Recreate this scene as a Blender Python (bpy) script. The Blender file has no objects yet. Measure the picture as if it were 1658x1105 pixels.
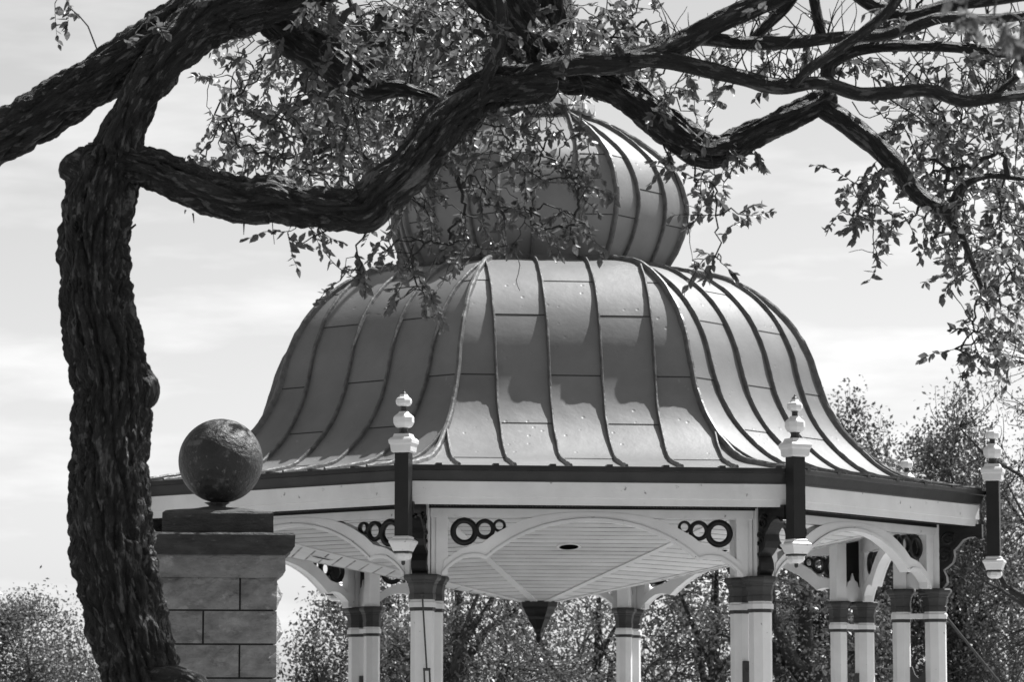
import bpy, math, random
import numpy as np
from mathutils import Vector, noise
random.seed(11); rng = np.random.default_rng(11)
PI = math.pi; RAD = math.radians
scene = bpy.context.scene
col = scene.collection

# ------------------------------------------------------------------ camera
IW, IH, FPX = 1658.0, 1105.0, 5452.0
R = 5.0                                   # eave circumradius of the octagonal pavilion (m)
D = R / 0.135                             # camera to pavilion axis
CAM = np.array([0.0, -D, 1.6])
PITCH = math.atan((1207.0 - IH / 2) / FPX)
YAW = math.atan(43.0 / FPX)               # turned slightly left of the pavilion axis
cam_d = bpy.data.cameras.new('camera'); cam = bpy.data.objects.new('camera', cam_d); col.objects.link(cam)
cam_d.sensor_width = 36.0; cam_d.lens = FPX / IW * 36.0
cam_d.clip_start = 0.5; cam_d.clip_end = 3000
cam.location = CAM; cam.rotation_euler = (PI / 2 + PITCH, 0, YAW)
cam_d.dof.use_dof = True; cam_d.dof.focus_distance = 25.5; cam_d.dof.aperture_fstop = 7.1
scene.camera = cam

# ------------------------------------------------------------------ world and sun
SUN_AZ, SUN_EL = 126.0, 58.0              # azimuth from the camera side of the pavilion, to the right
sdir = Vector((math.sin(RAD(SUN_AZ)) * math.cos(RAD(SUN_EL)), -math.cos(RAD(SUN_AZ)) * math.cos(RAD(SUN_EL)), math.sin(RAD(SUN_EL))))
world = bpy.data.worlds.new('World'); scene.world = world; world.use_nodes = True
nt = world.node_tree; nt.nodes.clear()
def wn(t, **k):
    n = nt.nodes.new(t)
    for a, b in k.items(): setattr(n, a, b)
    return n
sky = wn('ShaderNodeTexSky', sky_type='NISHITA', sun_disc=False)
sky.sun_elevation = RAD(SUN_EL); sky.sun_rotation = math.atan2(sdir.x, sdir.y)
sky.air_density = 1.8; sky.dust_density = 1.4; sky.ozone_density = 1.0
bw = wn('ShaderNodeSeparateColor'); nt.links.new(sky.outputs[0], bw.inputs[0])   # seen through a red filter: the open blue goes dark
tc = wn('ShaderNodeTexCoord')
mp = wn('ShaderNodeMapping'); mp.inputs['Scale'].default_value = (9, 9, 46)
nt.links.new(tc.outputs['Generated'], mp.inputs[0])
nz = wn('ShaderNodeTexNoise'); nz.inputs['Scale'].default_value = 1.0; nz.inputs['Detail'].default_value = 6; nz.inputs['Roughness'].default_value = 0.55
nt.links.new(mp.outputs[0], nz.inputs['Vector'])
rp = wn('ShaderNodeValToRGB'); rp.color_ramp.elements[0].position = 0.48; rp.color_ramp.elements[1].position = 0.70
rp.color_ramp.elements[0].color = (1, 1, 1, 1); rp.color_ramp.elements[1].color = (1.30, 1.30, 1.30, 1)
nt.links.new(nz.outputs['Fac'], rp.inputs[0])
mu = wn('ShaderNodeMath', operation='MULTIPLY'); nt.links.new(bw.outputs[0], mu.inputs[0]); nt.links.new(rp.outputs[0], mu.inputs[1])
bg = wn('ShaderNodeBackground'); bg.inputs['Strength'].default_value = 0.071
nt.links.new(mu.outputs[0], bg.inputs['Color'])
wo = wn('ShaderNodeOutputWorld'); nt.links.new(bg.outputs[0], wo.inputs[0])
sl = bpy.data.lights.new('sun', 'SUN'); sl.energy = 5.0; sl.angle = RAD(0.53); sl.color = (1, 1, 1)
so = bpy.data.objects.new('sun', sl); col.objects.link(so); so.location = (10, 10, 30)
so.rotation_euler = (-sdir).to_track_quat('-Z', 'Y').to_euler()
vs = scene.view_settings; vs.view_transform = 'Standard'; vs.look = 'None'; vs.exposure = 1.04; vs.gamma = 1.0; vs.use_curve_mapping = False
scene.cycles.max_bounces = 8; scene.cycles.transparent_max_bounces = 8
scene.cycles.use_denoising = True

# ------------------------------------------------------------------ pixel -> place
_f = np.array([-math.sin(YAW) * math.cos(PITCH), math.cos(YAW) * math.cos(PITCH), math.sin(PITCH)])
_r = np.array([math.cos(YAW), math.sin(YAW), 0.0]); _u = np.cross(_r, _f)
def ray(px, py): return _f * FPX + _r * (px - IW / 2) + _u * (IH / 2 - py)
def at(px, py, dist):                       # point on the pixel's ray 'dist' metres in front (along +y)
    d = ray(px, py); return CAM + d * (dist / d[1])
def rz(px, py, theta):                      # radius and height on the vertical plane through the axis at angle theta
    t = RAD(theta); n = np.array([math.cos(t), math.sin(t), 0]); o = np.array([math.sin(t), -math.cos(t), 0])
    d = ray(px, py); p = CAM + d * (-(CAM @ n) / (d @ n)); return p @ o, p[2]
def side(px, py, a, phi=7.5):               # tangent offset and height on the facade plane at apothem a
    t = RAD(phi); n = np.array([math.cos(t), math.sin(t), 0]); o = np.array([math.sin(t), -math.cos(t), 0])
    d = ray(px, py); p = CAM + d * ((a - CAM @ o) / (d @ o)); return p @ n, p[2]
def proj(p):
    q = np.asarray(p, float) - CAM; w = q @ _f
    return IW / 2 + FPX * (q @ _r) / w, IH / 2 - FPX * (q @ _u) / w

# ------------------------------------------------------------------ materials (a monochrome photograph: every colour is a grey)
def material(name, base, rough=0.6, metal=0.0, var=0.15, vscale=3.0, bump=0.0, bscale=40.0, stretch=(1, 1, 1), rnd=0.0, spec=0.5,
             spots=None, attr=None, trans=0.0):
    m = bpy.data.materials.new(name); m.use_nodes = True
    t = m.node_tree; N = t.nodes; L = t.links; N.clear()
    out = N.new('ShaderNodeOutputMaterial'); b = N.new('ShaderNodeBsdfPrincipled')
    b.inputs['Roughness'].default_value = rough; b.inputs['Metallic'].default_value = metal
    b.inputs['Specular IOR Level'].default_value = spec
    if attr:
        c = N.new('ShaderNodeAttribute'); c.attribute_name = attr; src = c.outputs['Vector']
    else:
        c = N.new('ShaderNodeTexCoord'); src = c.outputs['Object']
    mpn = N.new('ShaderNodeMapping'); mpn.inputs['Scale'].default_value = stretch; L.new(src, mpn.inputs[0])
    n1 = N.new('ShaderNodeTexNoise'); n1.inputs['Scale'].default_value = vscale; n1.inputs['Detail'].default_value = 6; n1.inputs['Roughness'].default_value = 0.6
    L.new(mpn.outputs[0], n1.inputs['Vector'])
    mr = N.new('ShaderNodeMapRange'); mr.inputs[1].default_value = 0.3; mr.inputs[2].default_value = 0.7
    mr.inputs[3].default_value = base * (1 - var); mr.inputs[4].default_value = base * (1 + var)
    L.new(n1.outputs['Fac'], mr.inputs[0]); val = mr.outputs[0]
    if rnd:
        oi = N.new('ShaderNodeObjectInfo'); m2 = N.new('ShaderNodeMapRange')
        m2.inputs[3].default_value = 1 - rnd; m2.inputs[4].default_value = 1 + rnd; L.new(oi.outputs['Random'], m2.inputs[0])
        mm = N.new('ShaderNodeMath'); mm.operation = 'MULTIPLY'; L.new(val, mm.inputs[0]); L.new(m2.outputs[0], mm.inputs[1]); val = mm.outputs[0]
    for sp in (spots or []):               # (scale, threshold, softness, value): patches of lichen, stain, chipped paint, or sun flecks painted on bark
        ns = N.new('ShaderNodeTexNoise'); ns.inputs['Scale'].default_value = sp[0]; ns.inputs['Detail'].default_value = 8; ns.inputs['Roughness'].default_value = 0.65
        L.new(mpn.outputs[0], ns.inputs['Vector'])
        ms = N.new('ShaderNodeMapRange'); ms.inputs[1].default_value = sp[1]; ms.inputs[2].default_value = sp[1] + sp[2]; L.new(ns.outputs['Fac'], ms.inputs[0])
        mx = N.new('ShaderNodeMix'); mx.inputs[3].default_value = sp[3]; L.new(ms.outputs[0], mx.inputs[0]); L.new(val, mx.inputs[2]); val = mx.outputs[0]
    L.new(val, b.inputs['Base Color'])
    if bump:
        n2 = N.new('ShaderNodeTexNoise'); n2.inputs['Scale'].default_value = bscale; n2.inputs['Detail'].default_value = 5; n2.inputs['Roughness'].default_value = 0.6
        L.new(mpn.outputs[0], n2.inputs['Vector'])
        bp = N.new('ShaderNodeBump'); bp.inputs['Strength'].default_value = 1.0; bp.inputs['Distance'].default_value = bump
        L.new(n2.outputs['Fac'], bp.inputs['Height']); L.new(bp.outputs[0], b.inputs['Normal'])
    sh = b.outputs[0]
    if trans:
        tr = N.new('ShaderNodeBsdfTranslucent'); L.new(val, tr.inputs['Color'])
        mxs = N.new('ShaderNodeMixShader'); mxs.inputs[0].default_value = trans; L.new(sh, mxs.inputs[1]); L.new(tr.outputs[0], mxs.inputs[2]); sh = mxs.outputs[0]
    L.new(sh, out.inputs[0])
    return m

def roof_material():
    m = material('roof_sheet', 0.165, rough=0.44, metal=0.2, spec=0.4, var=0.16, vscale=1.6, bump=0.007, bscale=2.2, rnd=0.08,
                 spots=[(9.0, 0.66, 0.1, 0.24)])
    t = m.node_tree; N = t.nodes; L = t.links
    bp = [n for n in N if n.type == 'BUMP'][0]
    # scattered hail dents
    tcn = [n for n in N if n.type == 'TEX_COORD'][0]
    v = N.new('ShaderNodeTexVoronoi'); v.inputs['Scale'].default_value = 6.5; L.new(tcn.outputs['Object'], v.inputs['Vector'])
    mr = N.new('ShaderNodeMapRange'); mr.inputs[1].default_value = 0.03; mr.inputs[2].default_value = 0.15; mr.inputs[3].default_value = -1; mr.inputs[4].default_value = 0
    mr.interpolation_type = 'SMOOTHSTEP'; L.new(v.outputs['Distance'], mr.inputs[0])
    b2 = N.new('ShaderNodeBump'); b2.inputs['Strength'].default_value = 0.8; b2.inputs['Distance'].default_value = 0.0025
    L.new(mr.outputs[0], b2.inputs['Height']); L.new(bp.outputs[0], b2.inputs['Normal'])
    b = [n for n in N if n.type == 'BSDF_PRINCIPLED'][0]; L.new(b2.outputs[0], b.inputs['Normal'])
    return m
M = {}
M['roof'] = roof_material()
M['seam'] = material('seam_metal', 0.11, rough=0.5, metal=0.2, var=0.4, vscale=12, bump=0.006, bscale=26)
M['deck'] = material('roof_deck', 0.03, rough=0.9)
M['white'] = material('white_paint', 0.58, rough=0.5, var=0.10, vscale=2.2, bump=0.002, bscale=30, spots=[(14.0, 0.67, 0.04, 0.20), (1.7, 0.60, 0.20, 0.44), (5.0, 0.64, 0.10, 0.40)])
M['ceil'] = material('ceiling_paint', 0.54, rough=0.55, var=0.10, vscale=3.5, bump=0.002, bscale=18, rnd=0.10, spots=[(7.0, 0.70, 0.03, 0.12)])
M['dark'] = material('dark_paint', 0.008, spec=0.25, rough=0.42, var=0.25, vscale=6, bump=0.003, bscale=30, spots=[(16.0, 0.72, 0.04, 0.14)])
M['post'] = material('dark_post_paint', 0.012, spec=0.25, rough=0.5, var=0.25, vscale=5, bump=0.002, bscale=40, spots=[(5.0, 0.72, 0.03, 0.22)])
M['capital'] = material('capital_paint', 0.034, spec=0.25, rough=0.5, var=0.25, vscale=5, bump=0.002, bscale=40)
M['gutter'] = material('gutter_metal', 0.018, spec=0.3, rough=0.42, metal=0.1, var=0.35, vscale=4, bump=0.003, bscale=10)
M['stone'] = material('sandstone', 0.23, rough=0.9, var=0.38, vscale=6, bump=0.05, bscale=10, stretch=(1, 1, 1.7), rnd=0.12, spots=[(3.5, 0.58, 0.15, 0.13), (7, 0.57, 0.08, 0.32), (18, 0.66, 0.05, 0.06)])
M['capstone'] = material('weathered_capstone', 0.05, rough=0.9, var=0.5, vscale=6, bump=0.025, bscale=20, stretch=(1, 1, 3.0), spots=[(5, 0.58, 0.12, 0.022), (14, 0.64, 0.05, 0.12)])
M['ball'] = material('lichened_ball_stone', 0.022, rough=0.55, var=0.4, vscale=6, bump=0.016, bscale=24, spots=[(7.0, 0.56, 0.08, 0.095), (26, 0.60, 0.06, 0.12), (40, 0.62, 0.05, 0.01)])
M['mortar'] = material('mortar', 0.05, rough=1.0)
M['bark'] = material('furrowed_bark', 0.022, rough=0.6, var=0.9, vscale=44, bump=0.13, bscale=48, attr='bark', spec=0.5, spots=[(40.0, 0.56, 0.05, 0.14), (9.0, 0.62, 0.08, 0.20)])  # pale spots: bark tone plus sunlit flecks of the ridges put into colour
M['twig'] = material('twig_bark', 0.02, rough=0.8, var=0.3, vscale=20)
M['leaf'] = material('leaf', 0.12, rough=0.38, var=0.55, vscale=5, trans=0.42)
M['farleaf'] = material('far_leaf', 0.095, rough=0.42, var=0.5, vscale=0.9, trans=0.45)
M['fartrunk'] = material('far_trunk', 0.03, rough=0.9, var=0.4, vscale=6, bump=0.02, bscale=12)
M['iron'] = material('iron', 0.02, rough=0.5, var=0.3, vscale=10)
M['grass'] = material('lawn', 0.17, rough=0.95, var=0.25, vscale=0.6, bump=0.03, bscale=30)
M['paving'] = material('pale_paving', 0.36, rough=0.85, var=0.12, vscale=1.5, bump=0.003, bscale=40)
M['joint'] = material('joint_shade_paint', 0.27, rough=0.9, var=0.8, vscale=2.0)  # grey for the shade lines painted along the ceiling board gaps
M['glass'] = material('dark_downlight', 0.004, rough=0.95, spec=0.0)

# ------------------------------------------------------------------ mesh helpers
class MB:
    def __init__(s): s.v = []; s.f = []
    def add(s, vs_, fs):
        b = len(s.v); s.v += [tuple(map(float, p)) for p in vs_]; s.f += [tuple(b + i for i in f) for f in fs]; return s
    def box(s, x0, x1, y0, y1, z0, z1):
        return s.add([(x0,y0,z0),(x1,y0,z0),(x1,y1,z0),(x0,y1,z0),(x0,y0,z1),(x1,y0,z1),(x1,y1,z1),(x0,y1,z1)],
                     [(0,3,2,1),(4,5,6,7),(0,1,5,4),(1,2,6,5),(2,3,7,6),(3,0,4,7)])
    def bevbox(s, x0, x1, y0, y1, z0, z1, b):   # chamfered box
        xs = [(x0+b,x1-b,y0+b,y1-b,z0),(x0,x1,y0,y1,z0+b),(x0,x1,y0,y1,z1-b),(x0+b,x1-b,y0+b,y1-b,z1)]
        vv = []; ff = []
        for a in xs: vv += [(a[0],a[2],a[4]),(a[1],a[2],a[4]),(a[1],a[3],a[4]),(a[0],a[3],a[4])]
        for k in range(3):
            for i in range(4): ff.append((4*k+i, 4*k+(i+1)%4, 4*k+4+(i+1)%4, 4*k+4+i))
        ff += [(3,2,1,0),(12,13,14,15)]
        return s.add(vv, ff)
    def prism(s, poly, y0, y1):               # polygon in (x,z), extruded along y
        n = len(poly); vv = [(p[0], y0, p[1]) for p in poly] + [(p[0], y1, p[1]) for p in poly]
        return s.add(vv, [tuple(range(n)), tuple(range(2*n-1, n-1, -1))] + [(i, n+i, n+(i+1)%n, (i+1)%n) for i in range(n)])
    def band(s, lo, hi, y0, y1):              # strip between two polylines in (x,z), extruded along y
        n = len(lo); vv = []
        for a, b in zip(lo, hi): vv += [(a[0],y0,a[1]),(b[0],y0,b[1]),(a[0],y1,a[1]),(b[0],y1,b[1])]
        ff = [(0,1,3,2), (4*n-4,4*n-2,4*n-1,4*n-3)]
        for i in range(n-1):
            p, q = 4*i, 4*i+4
            ff += [(p,q,q+1,p+1),(p+2,p+3,q+3,q+2),(p+1,q+1,q+3,p+3),(p,p+2,q+2,q)]
        return s.add(vv, ff)
    def lathe(s, prof, n=8, rot=0.0, cx=0, cy=0, sq=False):   # profile of (radius, z); sq: radius is the half width of a regular n-gon
        k = 1 / math.cos(PI / n) if sq else 1.0
        vv = []; ff = []
        for r_, z in prof:
            for i in range(n):
                a = rot + 2*PI*(i+0.5)/n; vv.append((cx + k*r_*math.sin(a), cy - k*r_*math.cos(a), z))
        m = len(prof)
        for j in range(m-1):
            for i in range(n): ff.append((j*n+i, j*n+(i+1)%n, (j+1)*n+(i+1)%n, (j+1)*n+i))
        ff += [tuple(range(n-1,-1,-1)), tuple(range((m-1)*n, m*n))]
        return s.add(vv, ff)
    def tube(s, pts, rad, n=6):
        pts = [Vector(p) for p in pts]; m = len(pts); vv = []; ff = []
        up = Vector((0.31, 0.2, 0.93))
        for j in range(m):
            t = (pts[min(j+1,m-1)] - pts[max(j-1,0)])
            if t.length < 1e-9: t = Vector((0,0,1))
            t.normalize(); a = t.cross(up)
            if a.length < 0.05: a = t.cross(Vector((1,0,0)))
            a.normalize(); b = t.cross(a); r_ = rad[j] if hasattr(rad, '__len__') else rad
            for i in range(n):
                q = 2*PI*i/n; vv.append(pts[j] + a*(r_*math.cos(q)) + b*(r_*math.sin(q)))
        for j in range(m-1):
            for i in range(n): ff.append((j*n+i, j*n+(i+1)%n, (j+1)*n+(i+1)%n, (j+1)*n+i))
        ff += [tuple(range(n-1,-1,-1)), tuple(range((m-1)*n, m*n))]
        return s.add(vv, ff)
    def torus(s, cx, cy, cz, r0, r1, n=20, depth=0.03):   # flat ring in the (x,z) plane with rounded face
        vv = []; ff = []; m = 8
        rc = (r0+r1)/2; hw = (r1-r0)/2
        for i in range(n):
            a = 2*PI*i/n
            for j in range(m):
                b = 2*PI*(j+.5)/m
                rr = rc + hw*max(-1,min(1,1.2*math.cos(b))); vv.append((cx+rr*math.cos(a), cy+depth*max(-1,min(1,1.2*math.sin(b))), cz+rr*math.sin(a)))
        for i in range(n):
            for j in range(m): ff.append((i*m+j, i*m+(j+1)%m, ((i+1)%n)*m+(j+1)%m, ((i+1)%n)*m+j))
        return s.add(vv, ff)
    def mesh(s, name, mat, smooth=False, off=(0,0,0)):
        me = bpy.data.meshes.new(name)
        me.from_pydata([(p[0]-off[0], p[1]-off[1], p[2]-off[2]) for p in s.v], [], s.f)
        if mat: me.materials.append(mat)
        if smooth: me.polygons.foreach_set('use_smooth', [True]*len(me.polygons))
        me.update(); return me
def recalc(me):
    import bmesh
    b = bmesh.new(); b.from_mesh(me); bmesh.ops.recalc_face_normals(b, faces=b.faces); b.to_mesh(me); b.free(); return me
def link(name, me, parent=None, rot=0.0, loc=(0,0,0)):
    o = bpy.data.objects.new(name, me); col.objects.link(o); o.parent = parent
    o.rotation_euler = (0,0,rot); o.location = loc; return o
def thing(name, label, cat, loc=(0,0,0), group=None):
    o = bpy.data.objects.new(name, None); col.objects.link(o); o.location = loc; o.empty_display_size = 0.3
    o['label'] = label; o['category'] = cat
    if group: o['group'] = group
    return o
def tag(o, label, cat, group=None):
    o['label'] = label; o['category'] = cat
    if group: o['group'] = group
    return o
def np_mesh(name, V, T, mat, smooth=False):    # numpy triangle or quad mesh
    me = bpy.data.meshes.new(name); V = np.asarray(V, np.float32); T = np.asarray(T, np.int32); k = T.shape[1]
    me.vertices.add(len(V)); me.vertices.foreach_set('co', V.ravel())
    me.loops.add(T.size); me.loops.foreach_set('vertex_index', T.ravel())
    me.polygons.add(len(T)); me.polygons.foreach_set('loop_start', np.arange(0, T.size, k, dtype=np.int32))
    if smooth: me.polygons.foreach_set('use_smooth', np.ones(len(T), bool))
    me.materials.append(mat); me.update(calc_edges=True); me.validate(); return me

# ------------------------------------------------------------------ the ground
g = MB(); n = 48
vv = [(0, 30, 0)]; ff = []
for i in range(n): vv.append((1800*math.cos(2*PI*i/n), 30+1800*math.sin(2*PI*i/n), 0))
for i in range(n): ff.append((0, 1+i, 1+(i+1)%n))
o = link('ground', g.add(vv, ff).mesh('ground', M['grass'])); o['kind'] = 'structure'
g = MB(); g.lathe([(12.5, -0.1), (12.5, 0.012)], 48)
o = link('pavement', g.mesh('pavement', M['paving'])); o['kind'] = 'structure'

# ------------------------------------------------------------------ the pavilion
C8 = math.cos(PI/8); T8 = math.tan(PI/8)
VTH = [-15 + 45*i for i in range(8)]          # corners
SPH = [7.5 + 45*i for i in range(8)]          # sides
pav = thing('pavilion', 'octagonal white park pavilion with bell shaped standing seam roof and onion dome', 'pavilion')

# floor
link('floor_slab', MB().lathe([(5.0,-0.05),(5.0,0.16),(4.96,0.18)], 8, RAD(-15)).mesh('floor_slab', M['paving']), pav)
link('step', MB().lathe([(5.4,-0.05),(5.4,0.085),(5.36,0.10)], 8, RAD(-15)).mesh('step', M['paving']), pav)

# key heights
def zV1(py): return at(655, py, D - R*math.cos(RAD(15)))[2]
A_E = 0.985*R*C8
z_gt = side(960, 755, A_E)[1]; z_gb = side(960, 781, A_E)[1]; z_fb = side(960, 818, A_E)[1]; z_fs = side(960, 806, A_E)[1]
RC_O, RC_I = 0.873*R, 0.800*R
A_C = RC_O*C8
z_ct = side(960, 933, A_C)[1]                 # top of the capitals
z_bb = side(960, 840, A_C)[1]                 # underside of the beam
Z0 = 0.17

# columns: an outer and an inner octagonal shaft at each corner
def column_meshes(hw):
    k = hw
    z1 = z_ct - 0.24; z2 = z_ct - 0.32
    sh = MB().lathe([(k*1.35,Z0),(k*1.35,Z0+0.25),(k*1.15,Z0+0.3),(k,Z0+0.36),(k,z2+0.01)], 8, sq=True).mesh('column', M['white'])
    co = MB().lathe([(k*1.0,z2-0.035),(k*1.10,z2-0.03),(k*1.10,z2),(k*1.02,z2+0.004)], 8, sq=True).mesh('collar_ring', M['capital'])
    cl = MB().lathe([(k*1.16,z2),(k*1.16,z2+0.05),(k*1.04,z2+0.06),(k*1.04,z1)], 8, sq=True).mesh('collar', M['white'])
    cp = MB().lathe([(k*1.10,z1-0.004),(k*1.14,z1+0.012),(k*1.14,z1+0.05),(k*1.08,z1+0.056),(k*1.13,z1+0.10),(k*1.22,z1+0.135),(k*1.22,z1+0.15),(k*1.34,z1+0.16),(k*1.36,z1+0.175),(k*1.52,z1+0.19),(k*1.60,z1+0.205),(k*1.60,z1+0.225),(k*1.50,z1+0.24)], 8, sq=True).mesh('capital', M['capital'])
    return sh, co, cl, cp
mo = column_meshes(0.107); mi = column_meshes(0.090)
pier_o = MB().bevbox(-0.075, 0.075, -RC_O-0.06, -RC_O+0.075, z_ct-0.003, z_fb+0.10, 0.006).mesh('pier_post', M['white'])
pier_i = MB().bevbox(-0.07, 0.07, -RC_I-0.07, -RC_I+0.07, z_ct-0.003, z_fb+0.10, 0.006).mesh('pier_post', M['white'])
pan = MB().box(-0.012, 0.012, -RC_O+0.07, -RC_I-0.065, z_ct+0.02, z_fb+0.1).mesh('pier_panel', M['dark'])
# white ogee pointed plate at the foot of the dark panel, both faces
pm = MB(); yc = -(RC_O+RC_I)/2; w2 = (RC_O-RC_I)/2 - 0.07
for sx in (-1, 1):
    pl = [(-w2,0),(w2,0),(w2,0.16),(w2*0.72,0.17),(w2*0.62,0.22),(w2*0.25,0.25),(0,0.33),(-w2*0.25,0.25),(-w2*0.62,0.22),(-w2*0.72,0.17),(-w2,0.16)]
    x0, x1 = sorted((sx*0.013, sx*0.035)); nn = len(pl)
    vv = [(x0, yc+p[0], z_ct+p[1]) for p in pl] + [(x1, yc+p[0], z_ct+p[1]) for p in pl]
    pm.add(vv, [tuple(range(nn-1,-1,-1)), tuple(range(nn,2*nn))] + [(i,(i+1)%nn,nn+(i+1)%nn,nn+i) for i in range(nn)])
ogee = recalc(pm.mesh('ogee_plate', M['white']))
tie = MB().box(-0.05, 0.05, -RC_O, -RC_I, z_ct-0.315, z_ct-0.262).mesh('tie_bar', M['white'])
# iron crest plate between the two shafts (its horned top reaches into the picture)
zh = rz(1480, 1086, 75)[1]
cm = MB(); yo, yi = -RC_O+0.09, -RC_I-0.08
hp = [(yo,0.5),(yi,0.5),(yi,zh+0.03),(yi-0.03,zh+0.035),(yi-0.06,zh-0.05),((yo+yi)/2,zh-0.085),(yo+0.06,zh-0.05),(yo+0.03,zh+0.035),(yo,zh+0.03)]
nn = len(hp)
cm.add([(-0.035,p[0],p[1]) for p in hp]+[(0.035,p[0],p[1]) for p in hp], [tuple(range(nn)),tuple(range(2*nn-1,nn-1,-1))]+[(i,nn+i,nn+(i+1)%nn,(i+1)%nn) for i in range(nn)])
crest = recalc(cm.mesh('iron_crest', M['iron']))

# scroll bracket, a radial plate with raised edge and spiral scrolls
zt = z_fb + 0.02
def bp_(px, py):                              # picture point on the bracket at the right hand corner -> (outward, height)
    r_, z = rz(px, py, 75); return (r_, z)
bo = [bp_(1591,871), bp_(1585,873), bp_(1578,868), bp_(1567,869), bp_(1558,873), bp_(1549,884), bp_(1543,890), bp_(1544,900), bp_(1541,910), bp_(1533,917), bp_(1526,922), bp_(1531,932), bp_(1532,942), bp_(1526,950), bp_(1527,957)]
r_in = RC_O + 0.055
bm_ = MB(); hi = []; lo = []
# outline points ordered from the tip down; fill towards pier / soffit with a strip
for (r_, z) in bo: lo.append((r_, z))
top = [(p[0], zt) for p in bo]
m_ = len(bo); k = 6
for i, p in enumerate(bo):
    if i < k: hi.append((p[0], zt))
    else:
        f = (i-k)/(m_-1-k); hi.append((r_in-0.01, zt + (z_ct - zt)*f))
def radial_strip(mb, lo, hi, hw):
    n = len(lo); vv = []; ff = [(0,1,3,2),(4*n-4,4*n-2,4*n-1,4*n-3)]
    for a, b in zip(lo, hi): vv += [(-hw,-a[0],a[1]),(-hw,-b[0],b[1]),(hw,-a[0],a[1]),(hw,-b[0],b[1])]
    for i in range(n-1):
        p, q = 4*i, 4*i+4; ff += [(p,q,q+1,p+1),(p+2,p+3,q+3,q+2),(p+1,q+1,q+3,p+3),(p,p+2,q+2,q)]
    mb.add(vv, ff)
radial_strip(bm_, lo, hi, 0.055)
bracket = recalc(bm_.mesh('scroll_bracket', M['dark']))
# thick rolled nosing along the outline and spirals on both faces
nm = MB()
pts = [(0, -p[0]-0.005, p[1]-0.004) for p in bo]
fine = []
for i in range(len(pts)-1):
    for t in (0, .33, .66): fine.append(tuple(pts[i][c]*(1-t)+pts[i+1][c]*t for c in range(3)))
fine.append(pts[-1])
nv = []
for j, p in enumerate(fine): nv.append(p)
lo2 = [(-p[1]+0.012, p[2]-0.012) for p in fine]; hi2 = [(-p[1]-0.02, p[2]+0.012) for p in fine]
radial_strip(nm, lo2, hi2, 0.078)
for (px, py, r0) in ((1536, 874, 0.075), (1530, 900, 0.085), (1528, 944, 0.03)):
    rr, zz = rz(px, py, 75)
    for sx in (-1, 1):
        sp = []
        for q in range(26):
            a = 0.6 + q*0.42; r1 = r0*(1 - q/29); sp.append((sx*0.06, -rr - r1*math.cos(a), zz + r1*math.sin(a)))
        nm.tube(sp, [0.016*(1-q/60) for q in range(26)], 5)
scroll = recalc(nm.mesh('scroll', M['dark']))

# corner post with finial and drop
def post_profile():
    def hwpx(w): return w/147.2*0.87
    P = {}
    P['shaft'] = (zV1(735), zV1(868), hwpx(11.3))
    return P
zs1, zs0, hw = zV1(733), zV1(868), 0.068
px2 = lambda w: w*0.87/147.2
shaft = MB().bevbox(-hw, hw, -R-hw, -R+hw, zs0-0.01, zs1+0.01, 0.004).mesh('corner_post', M['post'])
def sq_(prof): return MB().lathe([(px2(w), zV1(y)) for y, w in prof], 4, PI/4*0, 0, -R, sq=True)
base = sq_([(734,14),(732,16.5),(722,17.5),(719,19.5),(714,20),(711,18),(709,14.5),(703.5,12.5)])
base.lathe([(px2(w), zV1(y)) for y, w in [(704,9),(703,7.5),(699,6.2),(696,6.2),(693,8)]], 8, 0, 0, -R, sq=True)
finial_base = base.mesh('finial_base', M['white'])
fb = MB().lathe([(px2(w), zV1(y)) for y, w in [(694,7),(692,12),(688,14.5),(685,15.8),(677,15.8),(674,14),(670,9),(667,7)]], 8, 0, 0, -R, sq=True)
finial = fb.mesh('finial_bulb', M['white'])
fb = MB().lathe([(px2(w), zV1(y)) for y, w in [(658.5,6),(657,10),(654,12),(649,12.3),(646,11),(643,7.5),(639,5.5)]], 8, 0, 0, -R, sq=True)
finial_top = fb.mesh('finial_bulb', M['white'])
neck_profiles = ([(668,6),(666,4.6),(660,4.6),(658,6.5)], [(703.4,7.7),(702.5,8.0),(699,6.6),(696,6.6),(693.5,8.2)])
finial_necks = [MB().lathe([(px2(w), zV1(y)) for y, w in pr_], 8, 0, 0, -R, sq=True).mesh('finial_neck', M['capital']) for pr_ in neck_profiles]
finial_tip = MB().lathe([(px2(w), zV1(y)) for y, w in [(640,4.8),(637,4.6),(635,2.2),(631,0.5)]], 8, 0, 0, -R, sq=True).mesh('finial_tip', M['capital'])
dr = sq_([(869,12),(871,14),(873,13.5),(877,19),(880,19),(882,17.5),(891,14),(893.5,13)])
dr.lathe([(px2(w), zV1(y)) for y, w in [(896,11),(898,13),(903,13),(907,10),(909,5)]], 8, 0, 0, -R, sq=True)
drop = dr.mesh('post_drop', M['white'])
dk = MB().lathe([(px2(w), zV1(y)) for y, w in [(893,12.5),(896.5,12.5)]], 4, 0, 0, -R, sq=True)
dk.lathe([(px2(w), zV1(y)) for y, w in [(908,3),(914,3),(916,1.5)]], 8, 0, 0, -R, sq=True)
drop_pin = dk.mesh('drop_pin', M['capital'])

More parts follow.
